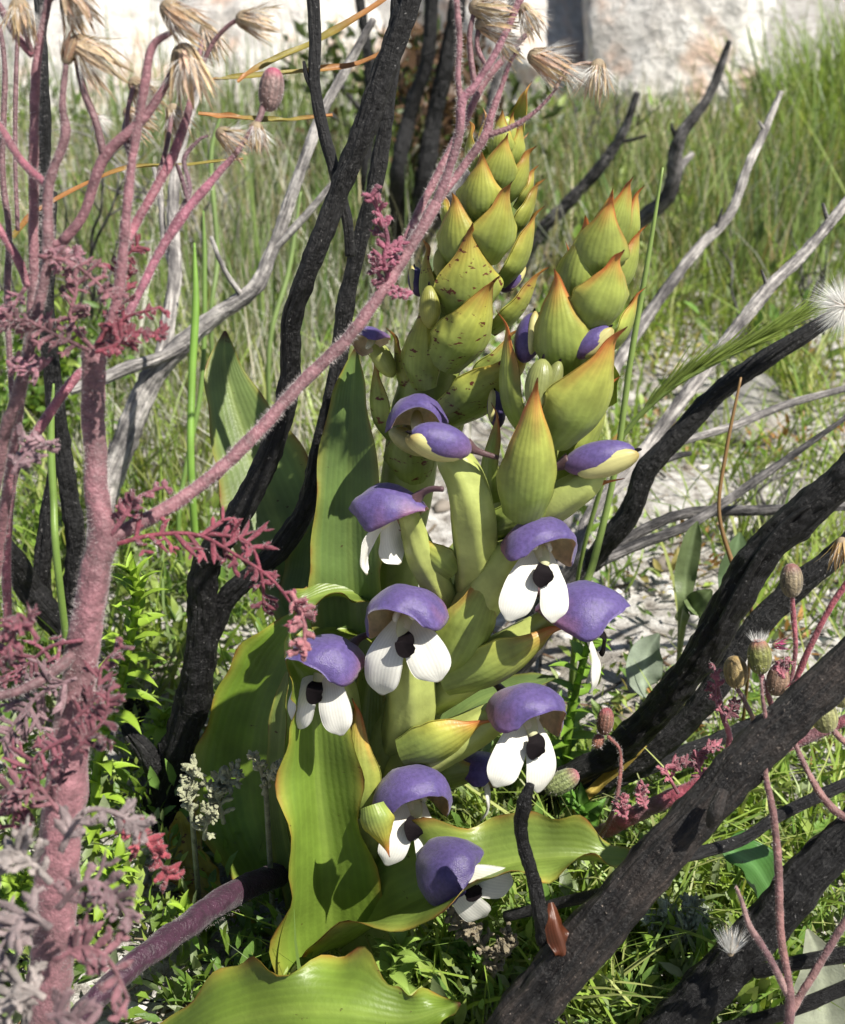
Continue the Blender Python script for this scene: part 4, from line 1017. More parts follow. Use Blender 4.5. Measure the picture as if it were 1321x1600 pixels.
def drop(px, py, d):
    p = W(px, py, d); return np.array([p[0], p[1], gz(p[0], p[1])])
pk = Thing('hairy_plant', 'thick pink hairy stemmed plant with long branch crossing the orchids', 'plant', drop(60, 1760, .45))
hairy_plant(pk, [
    ('stem', [(40, 2100, .452, 42), (58, 1800, .435, 42), (76, 1560, .42, 41), (92, 1350, .412, 40), (112, 1150, .408, 36), (132, 1000, .405, 31), (150, 890, .403, 29), (160, 842, .402, 28), (152, 760, .40, 22), (148, 680, .40, 22), (146, 600, .398, 22), (148, 548, .397, 24)]),
    ('branch', [(158, 848, .402, 22), (200, 826, .404, 17), (262, 794, .408, 16), (330, 745, .413, 15), (400, 678, .418, 15), (470, 600, .423, 14), (540, 532, .427, 14), (600, 452, .43, 13), (650, 372, .433, 13), (682, 318, .435, 14)]),
    ('branch', [(680, 322, .435, 11), (703, 262, .434, 10), (718, 208, .433, 10), (722, 159, .432, 11), (742, 134, .431, 9), (778, 76, .43, 8), (815, -6, .429, 8)], (.27, .12, .15)),
    ('branch', [(720, 156, .432, 8), (716, 120, .431, 7), (718, 60, .43, 7), (712, -20, .429, 7)]),
    ('branch', [(686, 312, .437, 10), (720, 266, .438, 9), (758, 214, .438, 10), (767, 182, .438, 9), (784, 135, .437, 6), (797, 98, .436, 5), (812, 76, .435, 4)], (.25, .11, .13)),
    ('branch', [(760, 212, .438, 7), (800, 198, .437, 6), (832, 178, .436, 5), (855, 156, .435, 4), (868, 140, .434, 3)], (.20, .10, .11)),
    ('branch', [(612, 420, .445, 8), (648, 345, .45, 9), (690, 262, .452, 9), (724, 195, .452, 9), (758, 128, .452, 8), (800, 78, .452, 7), (832, 44, .45, 5)]),
    ('branch', [(150, 556, .397, 18), (172, 510, .393, 13), (186, 452, .39, 12), (194, 378, .388, 11), (206, 256, .385, 10), (226, 136, .382, 10), (238, 74, .38, 9), (268, 50, .378, 6), (282, 36, .378, 4)]),
    ('branch', [(152, 552, .397, 16), (188, 512, .40, 11), (224, 446, .402, 10), (248, 396, .403, 10), (290, 332, .404, 11), (340, 272, .405, 9), (366, 244, .405, 6)], (.28, .10, .14)),
    ('branch', [(198, 380, .389, 8), (214, 346, .392, 10), (244, 294, .394, 11), (272, 240, .396, 10), (294, 176, .397, 9), (300, 140, .397, 6)], ROSE * .9),
    ('branch', [(268, 356, .404, 6), (296, 300, .406, 6), (288, 250, .407, 5), (310, 220, .407, 4), (325, 212, .407, 3)], (.13, .07, .09)),
    ('branch', [(296, 322, .404, 5), (286, 285, .403, 5), (276, 256, .402, 4)], (.12, .06, .08)),
    ('branch', [(130, 1010, .405, 13), (70, 1060, .395, 12), (10, 1085, .39, 10), (-60, 1090, .385, 9)], DUSK),
    ('branch', [(30, 720, .43, 11), (68, 660, .432, 11), (110, 600, .434, 11), (140, 570, .436, 9)], ROSE),
    ('branch', [(14, 1000, .45, 10), (10, 850, .442, 11), (20, 740, .434, 14), (34, 712, .43, 14)], ROSE),
], 1.25)
def pleaf(t, L, lob, seed, col=ROSE, N=None, w=.0009, **k):
    g = cut_leaf(L, cdir(.1, .5, .8) if N is None else N, lob, seed, w, **k)
    z = Waves(.012, 8, seed)(g[0]); c = lerp(np.repeat(np.array(col)[None], len(z), 0), np.array(col) * .45, z * .6 + .2)
    o = t.part('leaf', g, M['hairy_leaf'], c)
    rg = np.random.default_rng(seed + 900); n = 420; k = rg.integers(0, len(g[0]), n); b = g[0][k]
    D = nrm(rg.normal(size=(n, 3)) + [0, -.2, .4]); sd = nrm(np.cross(D, rg.normal(size=(n, 3)))) * .00004; q = np.arange(n) * 3
    t.part('hairs', (np.stack([b - sd, b + sd, b + D * rg.uniform(.0006, .0018, (n, 1))], 1).reshape(-1, 3), np.stack([q, q + 1, q + 2], -1)), M['hair'], parent=o, kind='stuff')
    return o
pleaf(pk, [(176, 852, .402, 5), (240, 836, .403, 5), (310, 836, .405, 5), (370, 868, .406, 4), (425, 905, .406, 4), (468, 960, .406, 2)], .0095, 1, (.28, .055, .085), w=.0010)
pleaf(pk, [(300, 838, .405, 4), (340, 835, .408, 4), (390, 850, .41, 3), (410, 905, .41, 3), (412, 950, .41, 2)], .0075, 2, (.22, .04, .065), w=.0010)
pleaf(pk, [(455, 925, .406, 4), (474, 965, .404, 4), (476, 1000, .403, 4), (466, 1020, .403, 2)], .0045, 21, (.42, .16, .18), w=.0011)
pleaf(pk, [(170, 840, .40, 4), (200, 800, .398, 4), (215, 778, .397, 3), (258, 760, .396, 2)], .004, 3, ROSE, w=.0011)
pleaf(pk, [(612, 440, .43, 4), (600, 410, .428, 4), (606, 375, .427, 4), (596, 340, .426, 3), (580, 306, .425, 2)], .0052, 4, (.36, .10, .16), w=.0012)
pleaf(pk, [(606, 450, .43, 4), (590, 425, .427, 3), (578, 405, .425, 2)], .004, 5, (.36, .10, .16))
pleaf(pk, [(612, 446, .43, 3), (622, 456, .427, 3), (636, 462, .425, 2)], .003, 6, (.36, .10, .16))
for k, (a, sd) in enumerate([([(148, 545), (190, 470), (180, 420), (215, 385)], 7), ([(145, 545), (110, 500), (120, 450), (105, 410)], 8), ([(150, 540), (200, 530), (190, 500), (250, 480)], 9), ([(140, 548), (80, 520), (40, 500), (0, 505)], 10), ([(150, 550), (180, 540), (210, 520), (262, 522)], 11), ([(60, 400), (110, 410), (150, 440), (180, 470)], 12)]):
    pleaf(pk, [(x, y, .392 - .004 * k, 4) for x, y in a], .0055, sd, [(.25, .045, .07), (.27, .11, .13)][k % 2])
for k, (a, lb) in enumerate([([(130, 1000), (80, 1010), (40, 1040), (0, 1060)], .008), ([(120, 1060), (70, 1080), (30, 1120), (5, 1160)], .009), ([(110, 1130), (150, 1090), (160, 1040), (190, 1010)], .006), ([(110, 1150), (60, 1180), (30, 1230), (20, 1290)], .009), ([(20, 740), (40, 710), (70, 690), (30, 680)], .0045), ([(110, 1180), (140, 1150), (165, 1120), (170, 1080)], .006), ([(60, 1000), (30, 960), (20, 1000), (0, 1030)], .006)]):
    pleaf(pk, [(x, y, .40 - .006 * k, 4) for x, y in a], lb, 60 + k, [(.26, .075, .105), (.30, .18, .20), (.20, .06, .08)][k % 3])
for k, (a, lb, dd) in enumerate([([(95, 1330), (130, 1270), (180, 1270), (225, 1300)], .007, .36), ([(90, 1420), (130, 1380), (170, 1390), (205, 1440)], .007, .35), ([(80, 1380), (40, 1340), (10, 1330), (-30, 1350)], .0078, .345), ([(85, 1500), (130, 1480), (170, 1500), (200, 1560)], .0078, .345), ([(80, 1450), (40, 1430), (10, 1470), (-20, 1500)], .0078, .34), ([(75, 1590), (100, 1585), (130, 1600), (160, 1640)], .0078, .335), ([(70, 1560), (30, 1540), (0, 1580), (-30, 1600)], .0078, .34), ([(95, 1270), (60, 1230), (20, 1230), (-20, 1250)], .009, .38), ([(180, 1270), (215, 1300), (240, 1330), (262, 1370)], .006, .40)]):
    pleaf(pk, [(x, y, dd, 5) for x, y in a], lb, 80 + k, [(.31, .24, .24), (.25, .15, .165), (.38, .33, .31), (.26, .11, .13)][k % 4] if k != 8 else (.36, .06, .08), w=.0012)
SH = [(120, 70, .384, -32, 92, 30, 1), (288, 82, .384, -78, 90, 32, 2), (262, 12, .378, -35, 75, 26, 3), (378, 30, .39, -8, 62, 22, 4), (345, 208, .407, -25, 55, 18, 5), (400, 196, .41, -85, 48, 16, 6),
      (742, 12, .43, -5, 70, 22, 7), (750, 38, .432, -8, 62, 18, 8), (834, 88, .435, -24, 72, 22, 9), (935, 100, .436, -95, 60, 18, 10), (818, 12, .43, -60, 56, 16, 11), (110, -6, .38, -60, 60, 30, 12), (210, 130, .40, -40, 60, 20, 13), (270, 170, .41, -70, 56, 18, 14), (30, 6, .39, -80, 60, 22, 15), (780, 60, .434, -40, 50, 15, 16), (322, 45, .41, -70, 56, 18, 17), (200, 175, .415, -30, 56, 16, 18)]
for px, py, d, a, L, R, sd in SH:
    seed_head(pk, px, py, d, a, L, R * 1.15, .15, sd, 320, .5, .42, (.60, .50, .34) if sd % 3 else (.52, .40, .27))
seed_head(pk, 880, 105, .436, -35, 50, 12, .1, 31, 160, .2, .8, (.6, .5, .36), nb=6, fl=1.1)
pk.part('stalk', tube(*path([(868, 140, .434, 3), (880, 118, .435, 3), (905, 100, .436, 3), (932, 100, .436, 4)]), 6, 14), M['hairy_stem'], np.array([.24, .16, .12]))
pk.part('stalk', tube(*path([(366, 244, .405, 5), (385, 215, .407, 5), (404, 188, .41, 5), (412, 165, .412, 6)]), 6, 14), M['hairy_stem'], DUSK)
pk.part('stalk', tube(*path([(163, 246, .384, 7), (150, 190, .383, 6), (132, 144, .383, 6), (120, 90, .384, 5), (120, 70, .384, 5)]), 8, 16), M['hairy_stem'], DUSK)
pk.part('stalk', tube(*path([(98, 378, .386, 9), (132, 333, .385, 8), (163, 246, .384, 9), (227, 182, .384, 8), (272, 110, .384, 6), (288, 80, .384, 5)]), 8, 24), M['hairy_stem'], PINK * .8)
round_bud(pk, 424, 140, .412, 82, 34, 19, 1, (.20, .13, .12), (.42, .05, .13))
seed_head(pk, 150, 180, .42, -60, 36, 10, .1, 41, 420, .1, 1.2, (.5, .45, .4), nb=4, fl=1.0)

pk2 = Thing('hairy_plant', 'slender pink hairy stems crowded at the thick stem\'s side', 'plant', drop(-60, 1150, .46))
hairy_plant(pk2, [
    ('stem', [(-75, 1700, .455, 16), (-60, 1100, .43, 15), (0, 720, .40, 14), (24, 630, .392, 14), (50, 530, .388, 13), (72, 420, .386, 12), (76, 384, .386, 14), (76, 295, .385, 11), (102, 212, .384, 11), (98, 165, .383, 8), (104, 95, .382, 6)], DUSK * 1.2),
    ('stem', [(-90, 1600, .47, 14), (-20, 1000, .44, 12), (30, 640, .41, 11), (50, 480, .405, 11), (53, 340, .402, 11), (53, 227, .40, 11), (58, 95, .398, 10), (76, 0, .396, 9), (84, -40, .395, 8)]),
    ('branch', [(-20, 180, .40, 9), (0, 198, .398, 9), (30, 246, .394, 9), (60, 278, .389, 9), (78, 292, .386, 10)], ROSE),
    ('branch', [(-20, -10, .40, 8), (0, 12, .399, 8), (24, 54, .398, 8), (52, 86, .398, 9)], ROSE),
    ('branch', [(-20, 330, .405, 9), (0, 360, .404, 9), (24, 398, .404, 10), (46, 448, .404, 10)], ROSE),
    ('branch', [(20, 640, .43, 6), (12, 480, .43, 7), (14, 360, .43, 7), (4, 265, .43, 7), (8, 113, .43, 6), (0, 40, .43, 5)], DUSK),
    ('branch', [(28, 360, .43, 5), (24, 240, .43, 5), (26, 100, .43, 5), (30, 20, .43, 4)], DUSK),
    ('branch', [(76, 384, .386, 10), (98, 378, .386, 9), (114, 360, .386, 8)], PINK),
], 1.1)
seed_head(pk2, 104, 95, .382, 70, 50, 16, .1, 51, 40, .2, .5, (.36, .26, .18))
for k, a in enumerate([[(76, 385), (90, 400), (110, 405), (125, 400)], [(40, 450), (20, 480), (5, 500), (-10, 505)], [(20, 560), (60, 580), (40, 570), (20, 575)]]):
    pleaf(pk2, [(x, y, .385, 4) for x, y in a], .005, 120 + k, (.36, .16, .20))

ps = Thing('purple_stem', 'bare deep purple stem lying under the orchid leaves', 'stem', drop(440, 1375, .59))
ps.part('stem', tube(*path([(120, 1590, .46, 16), (200, 1515, .475, 19), (270, 1462, .495, 20), (360, 1400, .53, 20), (430, 1368, .56, 19), (480, 1350, .585, 18), (505, 1372, .60, 16)]), 30, 90, .10, .012, 3, ribs=7, rib_d=.05), M['hairy_stem'], np.array([.042, .012, .028]))
P_, R_ = path([(150, 1560, .467, 17), (270, 1462, .495, 20), (430, 1368, .56, 20)])
ps.part('hairs', hairs_on(P_, R_, 900, .0013, 3), M['hair'], kind='stuff')

# right-hand hairy plants
pr = Thing('hairy_plant', 'reddish hairy plant with small ribbed buds between the charred boughs', 'plant', onground(935, 1310))
hairy_plant(pr, [
    ('stem', [(905, 1322, .60, 14), (960, 1290, .565, 15), (1010, 1264, .553, 16), (1090, 1228, .545, 15), (1180, 1186, .54, 14), (1290, 1140, .535, 11), (1350, 1110, .53, 9)], (.33, .07, .10)),
    ('branch', [(1120, 1214, .545, 8), (1140, 1160, .54, 7), (1128, 1110, .535, 6), (1118, 1050, .53, 4)], (.38, .12, .15)),
    ('stalk', [(1165, 1195, .542, 5), (1180, 1140, .538, 5), (1165, 1098, .53, 5), (1152, 1075, .525, 5)], (.30, .20, .12)),
    ('stalk', [(1200, 1180, .54, 6), (1206, 1110, .53, 6), (1196, 1075, .522, 6), (1188, 1050, .52, 6)], (.22, .06, .08)),
    ('stalk', [(1225, 1110, .50, 7), (1262, 1020, .49, 7), (1300, 945, .485, 7), (1340, 890, .48, 7)], (.32, .08, .10)),
    ('stalk', [(1230, 1100, .52, 5), (1243, 1020, .515, 5), (1240, 960, .512, 6), (1238, 930, .51, 5)], (.34, .10, .12)),
    ('stalk', [(1340, 1175, .48, 7), (1310, 1150, .478, 7), (1296, 1130, .476, 6)], (.30, .16, .14)),
    ('stalk', [(925, 1330, .57, 6), (960, 1262, .55, 5), (970, 1180, .552, 4), (950, 1150, .553, 4)], (.2, .07, .06)),
], 1.2, .0014)
for k, (a, lb) in enumerate([([(1130, 1120), (1118, 1090), (1120, 1060), (1116, 1040)], .0035), ([(1130, 1130), (1145, 1105), (1150, 1095)], .003), ([(1060, 1240), (1040, 1200), (1060, 1195), (1072, 1190)], .004), ([(980, 1280), (970, 1262), (974, 1245)], .0035), ([(1100, 1224), (1090, 1190), (1100, 1170), (1120, 1165)], .004), ([(1010, 1264), (1000, 1240), (1005, 1225)], .0035), ([(1225, 1060), (1220, 1040), (1235, 1030)], .003)]):
    pleaf(pr, [(x, y, .53 if k != 6 else .505, 3) for x, y in a], lb, 140 + k, (.42, .13, .17), w=.0009)
round_bud(pr, 1150, 1050, .524, 98, 26, 18, 11, (.30, .22, .09), (.36, .24, .09))
round_bud(pr, 1187, 1026, .519, 96, 28, 18, 12, (.20, .21, .06), (.36, .10, .12), 120)
round_bud(pr, 1216, 1062, .519, 80, 26, 17, 13, (.24, .15, .10), (.45, .05, .16))
round_bud(pr, 1237, 907, .509, 92, 27, 17, 14, (.20, .16, .10), (.26, .10, .10))
round_bud(pr, 1288, 1118, .474, 104, 28, 20, 15, (.28, .28, .11), (.42, .34, .16))
round_bud(pr, 1314, 1080, .50, 100, 26, 18, 16, (.30, .28, .11), (.42, .34, .16))
round_bud(pr, 946, 1127, .553, 84, 22, 13, 17, (.22, .10, .07), (.30, .05, .08))
round_bud(pr, 935, 1158, .556, 70, 12, 9, 18, (.28, .12, .08), (.36, .08, .10))
round_bud(pr, 878, 1222, .53, 30, 30, 17, 19, (.22, .26, .10), (.34, .08, .14))
seed_head(pr, 1316, 845, .48, -100, 50, 16, .1, 61, 30, .1, .5, (.55, .42, .2))
seed_head(pr, 1210, 1008, .518, 10, 26, 8, .2, 62, 20, .1, .9, (.55, .06, .25), nb=9)
seed_head(pr, 1228, 1080, .515, 20, 26, 10, .2, 63, 10, .1, .9, (.50, .08, .2), nb=9)

pv = Thing('hairy_plant', 'forked slender brownish pink stem standing before the lowest black bough', 'plant', drop(1228, 1680, .50))
hairy_plant(pv, [
    ('stem', [(1200, 1820, .50, 9), (1222, 1660, .46, 10), (1234, 1585, .452, 11), (1232, 1530, .45, 9), (1220, 1460, .448, 9), (1216, 1350, .446, 9), (1208, 1270, .445, 8), (1196, 1205, .444, 6), (1200, 1150, .443, 5), (1192, 1090, .442, 4), (1190, 1060, .442, 3)], (.24, .12, .11)),
    ('branch', [(1232, 1555, .451, 8), (1200, 1492, .448, 8), (1172, 1448, .446, 7), (1160, 1410, .445, 5), (1150, 1385, .444, 3)], (.26, .16, .15)),
    ('branch', [(1236, 1580, .452, 10), (1268, 1528, .45, 9), (1306, 1464, .448, 9), (1345, 1400, .445, 8)], (.24, .13, .12)),
    ('branch', [(1340, 1290, .46, 9), (1300, 1262, .462, 9), (1270, 1220, .465, 7), (1246, 1170, .468, 6), (1230, 1130, .47, 4)], (.24, .12, .11)),
], .9, .0012)

# fluffy seed at the right border, on its own stalk
fp = Thing('fluffy_seed_head', 'white silky seed tuft at the end of the high black branch', 'seed head', drop(1420, 700, .55))
fp.part('stalk', tube(np.vstack([[drop(1420, 700, .55)], path([(1400, 700, .54, 5)])[0], path([(1365, 560, .53, 5), (1325, 480, .525, 5)])[0]]), [.0012] * 4, 8, 20), M['hairy_stem'], np.array([.28, .22, .14]))
for k, (a, nn, L) in enumerate([(165, 300, 66), (215, 260, 60), (130, 160, 50), (250, 180, 66), (60, 160, 70)]):
    seed_head(fp, 1322, 478, .525, a, L, 8, .2, 200 + k, nn, .05, 1.6, (.7, .66, .6), nb=3, fl=1.0)
ws = Thing('fluffy_seed_head', 'small white fluffy seed caught on the lowest black bough', 'seed head', W(1146, 1500, .452))
for k, (a, nn, L) in enumerate([(85, 200, 50), (104, 120, 46), (70, 90, 40)]):
    seed_head(ws, 1142, 1492, .452, a, L, 7, .1, 220 + k, nn, .02, .45, (.5, .44, .36), nb=3, fl=1.0)

# ------------------------------------------------------------------ grasses and small plants that stand alone
gs = Thing('awned_grass', 'green feathery grass ear leaning over the black branch', 'grass', drop(930, 880, .70))
P_, R_ = path([(900, 930, .66, 3), (940, 760, .63, 4), (975, 680, .62, 4), (1040, 612, .61, 5), (1100, 575, .605, 5), (1170, 540, .60, 4), (1250, 498, .595, 2)])
P_ = np.vstack([[drop(930, 880, .70)], P_]); R_ = np.concatenate([[.001], R_])
gs.part('stalk', tube(P_, R_, 8, 50), M['reed'], np.array([.20, .28, .07]))
def awns():
    Q = spline(P_, 200); n = 900; i = rng.integers(95, 192, n); T = nrm(np.gradient(Q, axis=0))[i]
    b = Q[i]; D = nrm(T + rng.normal(0, .085, (n, 3)) + UP * .08); L = rng.uniform(.012, .034, n)
    V, F = leaflets(b, D, rng.normal(size=(n, 3)), L, np.where(rng.random(n) < .4, .0006, .00014))
    c = np.array([.26, .34, .08]) * rng.uniform(.7, 1.3, (n, 1))
    gs.part('awns', (V, F), M['green'], np.repeat(c, 8, 0), kind='stuff')
awns()
def reed_thing(label, L, col, root, name='reed', cat='reed'):
    P, R = path(L); P = np.vstack([[root], P]); R = np.concatenate([[R[0]], R])
    solo(name, label, cat, tube(P, R, 8, 50), M['reed'], root, np.array(col))
reed_thing('single tall green reed standing beside the smooth bract spike', [(905, 960, .63, 6), (930, 870, .62, 6), (962, 730, .61, 5), (986, 560, .60, 5), (1012, 410, .59, 4), (1036, 262, .585, 2)], (.22, .31, .08), drop(895, 1000, .66))
reed_thing('thin bent brown dead stalk in front of the grey stone', [(1175, 968, .60, 3), (1148, 890, .60, 4), (1124, 800, .60, 3), (1136, 700, .60, 3), (1158, 590, .60, 2)], (.22, .13, .05), drop(1180, 985, .64), 'dead_stalk', 'stalk')
for i, (a, d, c) in enumerate([([(300, 760), (300, 600), (306, 480), (304, 380)], .70, (.20, .36, .06)), ([(280, 800), (315, 600), (320, 420), (318, 330)], .78, (.16, .26, .06)), ([(92, 900), (84, 780), (80, 690), (84, 600)], .60, (.18, .28, .06)), ([(420, 560), (452, 420), (470, 300)], .85, (.20, .28, .09)), ([(330, 520), (340, 400), (330, 250), (345, 180)], .86, (.18, .26, .08))]):
    reed_thing(['broad bright green blade among grey twigs', 'dark green rush beside the bright blade', 'green blade between burnt black stems', 'pale green rush behind the crossing charred stems', 'slim rush behind the grey forked twig'][i],
               [(x, y, d, 6 if i in (0, 2) else 4) for x, y in a[:-1]] + [(*a[-1], d, 2)], c, drop(a[0][0], a[0][1] + 20, d))
db = Thing('dry_grass_plant', 'long olive brown grass blades hooked across the upper charred twigs', 'grass', drop(640, 60, .56))
for i, L in enumerate([[(640, 60, .56, 3), (560, 100, .56, 6), (470, 112, .555, 6), (360, 122, .55, 5), (330, 124, .55, 2)], [(640, -30, .55, 4), (560, 28, .548, 7), (480, 72, .545, 7), (400, 108, .54, 6), (372, 128, .538, 3)], [(520, 180, .55, 3), (440, 188, .548, 5), (370, 184, .546, 6), (310, 178, .544, 4)], [(380, 248, .55, 2), (300, 256, .548, 3), (180, 268, .545, 4), (60, 330, .54, 5), (20, 372, .54, 6)]]):
    P, R = path(L)
    g = leaf(P, R, cdir(.1, .6, .8), .5, .0004, 3, 7, 40, i, .0006)
    v = g[2][:, 1]; c = lerp(np.repeat(np.array([[.30, .25, .06]]), len(v), 0), np.array([.42, .20, .07]), .5 + .8 * np.sin(v * 7 + i))
    db.part('blade', g, M['green'], c)

def spiky(label, L, nl, ll, col, seed, top=1.0, group=None):
    """A soft stem closely set with toothed, spine-tipped leaves."""
    g = np.random.default_rng(seed); P, R = path(L); root = P[0].copy(); root[2] = min(root[2], gz(*root[:2]) + .002)
    P = np.vstack([[root], P]) if np.linalg.norm(P[0] - root) > .003 else P
    R = np.full(len(P), R[0]) * np.linspace(1, .6, len(P))
    t = Thing('spiny_plant', label, 'plant', root, group)
    t.part('stem', tube(P, R, 8, 40), M['green'], np.array(col) * .9)
    Q = spline(P, 100); T, N, B = frames(Q)
    # one leaf: lance-shaped, folded, with spiny teeth and a bent tip
    Lf = leaf(np.array([(0, 0, 0), (.3, 0, .03), (.6, 0, .02), (.85, 0, -.05), (1.05, 0, -.17)]), np.array([.13, .23, .19, .09, .006]), np.array([0, 0, 1.]), .35, 0, 1, 5, 10, 0, .012)
    ribs = [Lf]
    for k in range(5):
        f = .18 + k * .16
        for sd in (-1, 1): ribs.append(ribbon(np.array([f, sd * (.165 - .09 * abs(f - .35)), .05]), np.array([.55, sd, .25]), .13, .018, np.array([0, 0, 1.]), .2, 3, 3))
    Vl, Fl, _ = join(ribs)
    me = make_mesh('leaf', Vl, Fl, M['green'], np.array(col))
    me2 = make_mesh('leaf', Vl, Fl, M['green'], np.array(col) * 1.25)
    for i in range(nl):
        f = (i + .5) / nl; j = int(4 + f * 94); a = i * 2.399 + g.uniform(-.3, .3)
        rd = N[j] * math.cos(a) + B[j] * math.sin(a); el = .15 + .9 * f ** 3 + g.uniform(-.15, .25)
        D = nrm(rd * math.cos(el) + T[j] * math.sin(el)); Y = nrm(np.cross(T[j], D)); Z = np.cross(D, Y)
        s = ll * P[-1:, 0].size * (1 - .45 * f ** 2) * g.uniform(.75, 1.2)
        o = link(bpy.data.objects.new('leaf', me if g.random() < .6 else me2)); o.parent = t.o
        from mathutils import Matrix
        m = Matrix(((*(0, 0, 0), 0),) * 4) if False else Matrix.Identity(4)
        for r in range(3):
            m[r][0], m[r][1], m[r][2], m[r][3] = D[r] * s, Y[r] * s, Z[r] * s, Q[j][r] - root[r]
        o.matrix_local = m
    return t
LIME = (.30, .45, .05)
gS = G(150, 1345)[1]
spiky('tall bright lime spiny plant beside the thick pink stem', [(148, 1345, gS - .002, 8), (152, 1200, .60, 8), (182, 1090, .588, 8), (202, 1010, .58, 8), (215, 930, .572, 7), (206, 890, .568, 5)], 56, .0175, LIME, 1)
spiky('small lime rosette at the foot of the charred trunk', [(258, 1165, G(258, 1175)[1] - .004, 5), (256, 1140, .63, 5), (254, 1118, .625, 4)], 16, .013, LIME, 2)
spiky('bright spiny plant in the gap below the hooded side flower', [(880, 1285, G(880, 1290)[1] - .004, 7), (885, 1180, .61, 7), (900, 1080, .60, 7), (926, 985, .59, 6), (945, 945, .586, 5)], 46, .0155, (.22, .38, .045), 3)
spiky('pale lime spiny tuft below the lowest orchid flower', [(612, 1565, G(612, 1570)[1] - .003, 6), (612, 1530, .505, 6), (618, 1495, .50, 5), (622, 1475, .498, 4)], 26, .0145, (.32, .46, .10), 4)
spiky('lime spiny plant hidden below the purple lying stem', [(175, 1420, G(175, 1425)[1] - .003, 6), (172, 1380, .56, 6), (185, 1340, .555, 5)], 20, .015, LIME, 5)
spiky('dark green spiny sprig behind the spreading orchid leaf tip', [(930, 1300, G(930, 1300)[1] - .003, 5), (915, 1270, .58, 5), (895, 1250, .575, 4)], 18, .014, (.13, .28, .04), 6)
spiky('spiny sprig in the weeds below the spreading leaf', [(700, 1530, G(700, 1540)[1] - .003, 5), (715, 1500, .53, 5), (730, 1480, .525, 4)], 18, .012, (.16, .30, .05), 7)
spiky('spiny sprig beside the withered yellow leaf', [(330, 1460, G(330, 1465)[1] - .003, 5), (300, 1440, .56, 5), (285, 1420, .555, 4)], 18, .012, LIME, 8)
spiky('spiny sprig under the feathery dusty pink leaves', [(40, 1420, G(40, 1430)[1] - .003, 5), (30, 1390, .54, 5), (40, 1365, .535, 4)], 18, .013, LIME, 9)

def simple_leaf(name, label, L, N, col, fold=.3, wave=.0004, seed=0, mat='green', edge=None, cat='leaf', root=None):
    P, R = path(L)
    if root is not None: P = np.vstack([[root], P]); R = np.concatenate([[.0008], R])
    g = leaf(P, R, N, fold, wave, 2.2, 11, 30, seed, .0008)
    u = np.abs(g[2][:, 0]); c = lerp(np.repeat(np.array(col)[None], len(u), 0), np.array(col) * 1.4 + .03, (.12 - u) * 10)
    solo(name, label, cat, g, M[mat], P[0], c)
simple_leaf('round_leaf', 'round dark green wrinkled leaf on the sand', [(1215, 1420, .52, 4), (1205, 1395, .515, 30), (1180, 1355, .508, 44), (1150, 1335, .505, 38), (1128, 1326, .504, 6)], cdir(.1, .7, .8), (.06, .17, .03), .25, .0022, 1, 'orchid_leaf', root=drop(1225, 1440, .545))
simple_leaf('oval_leaf', 'upright blue green oval leaf behind the black bough', [(1130, 960, .68, 6), (1140, 900, .675, 24), (1150, 860, .67, 22), (1156, 832, .668, 3)], cdir(.3, .2, 1), (.13, .20, .09), root=drop(1125, 990, .74))
simple_leaf('oval_leaf', 'narrow blue green leaf left of the dead stalk', [(1068, 960, .66, 8), (1072, 900, .655, 18), (1084, 840, .65, 14), (1090, 815, .648, 2)], cdir(-.3, .2, 1), (.19, .25, .11), root=drop(1064, 1000, .72))
simple_leaf('oval_leaf', 'small grey green leaf lying against the black bough', [(1068, 965, .63, 8), (1085, 950, .625, 20), (1100, 935, .62, 18), (1112, 922, .618, 3)], cdir(.2, .5, .8), (.16, .22, .09), root=drop(1064, 985, .71))
simple_leaf('pale_leaf', 'pale dead leaf standing behind the forked slender stem', [(1290, 1640, .49, 40), (1285, 1570, .485, 48), (1282, 1510, .48, 36), (1262, 1452, .475, 3)], cdir(-.2, .3, 1), (.44, .47, .36), .2, root=drop(1290, 1700, .51))
simple_leaf('pale_leaf', 'flat grey green leaf lying on sand below the side flower', [(1010, 1090, .665, 8), (1005, 1060, .66, 28), (1012, 1020, .66, 26), (1030, 990, .658, 3)], cdir(.1, .7, .7), (.30, .36, .27), .2, root=drop(1010, 1110, .70))
simple_leaf('pale_leaf', 'long yellow fallen leaf under the double bough', [(900, 1262, .60, 5), (940, 1225, .596, 11), (985, 1185, .59, 10), (1010, 1165, .588, 2)], cdir(.1, .8, .6), (.55, .42, .10), .3, root=drop(890, 1275, .63))
simple_leaf('dry_leaf', 'rusty curled bark flake on the upright black stick', [(862, 1410, .452, 4), (872, 1450, .449, 15), (884, 1490, .45, 16), (880, 1515, .452, 3)], cdir(.4, .1, 1), (.10, .028, .01), -.6, .0015, 3, 'bract_spotted')
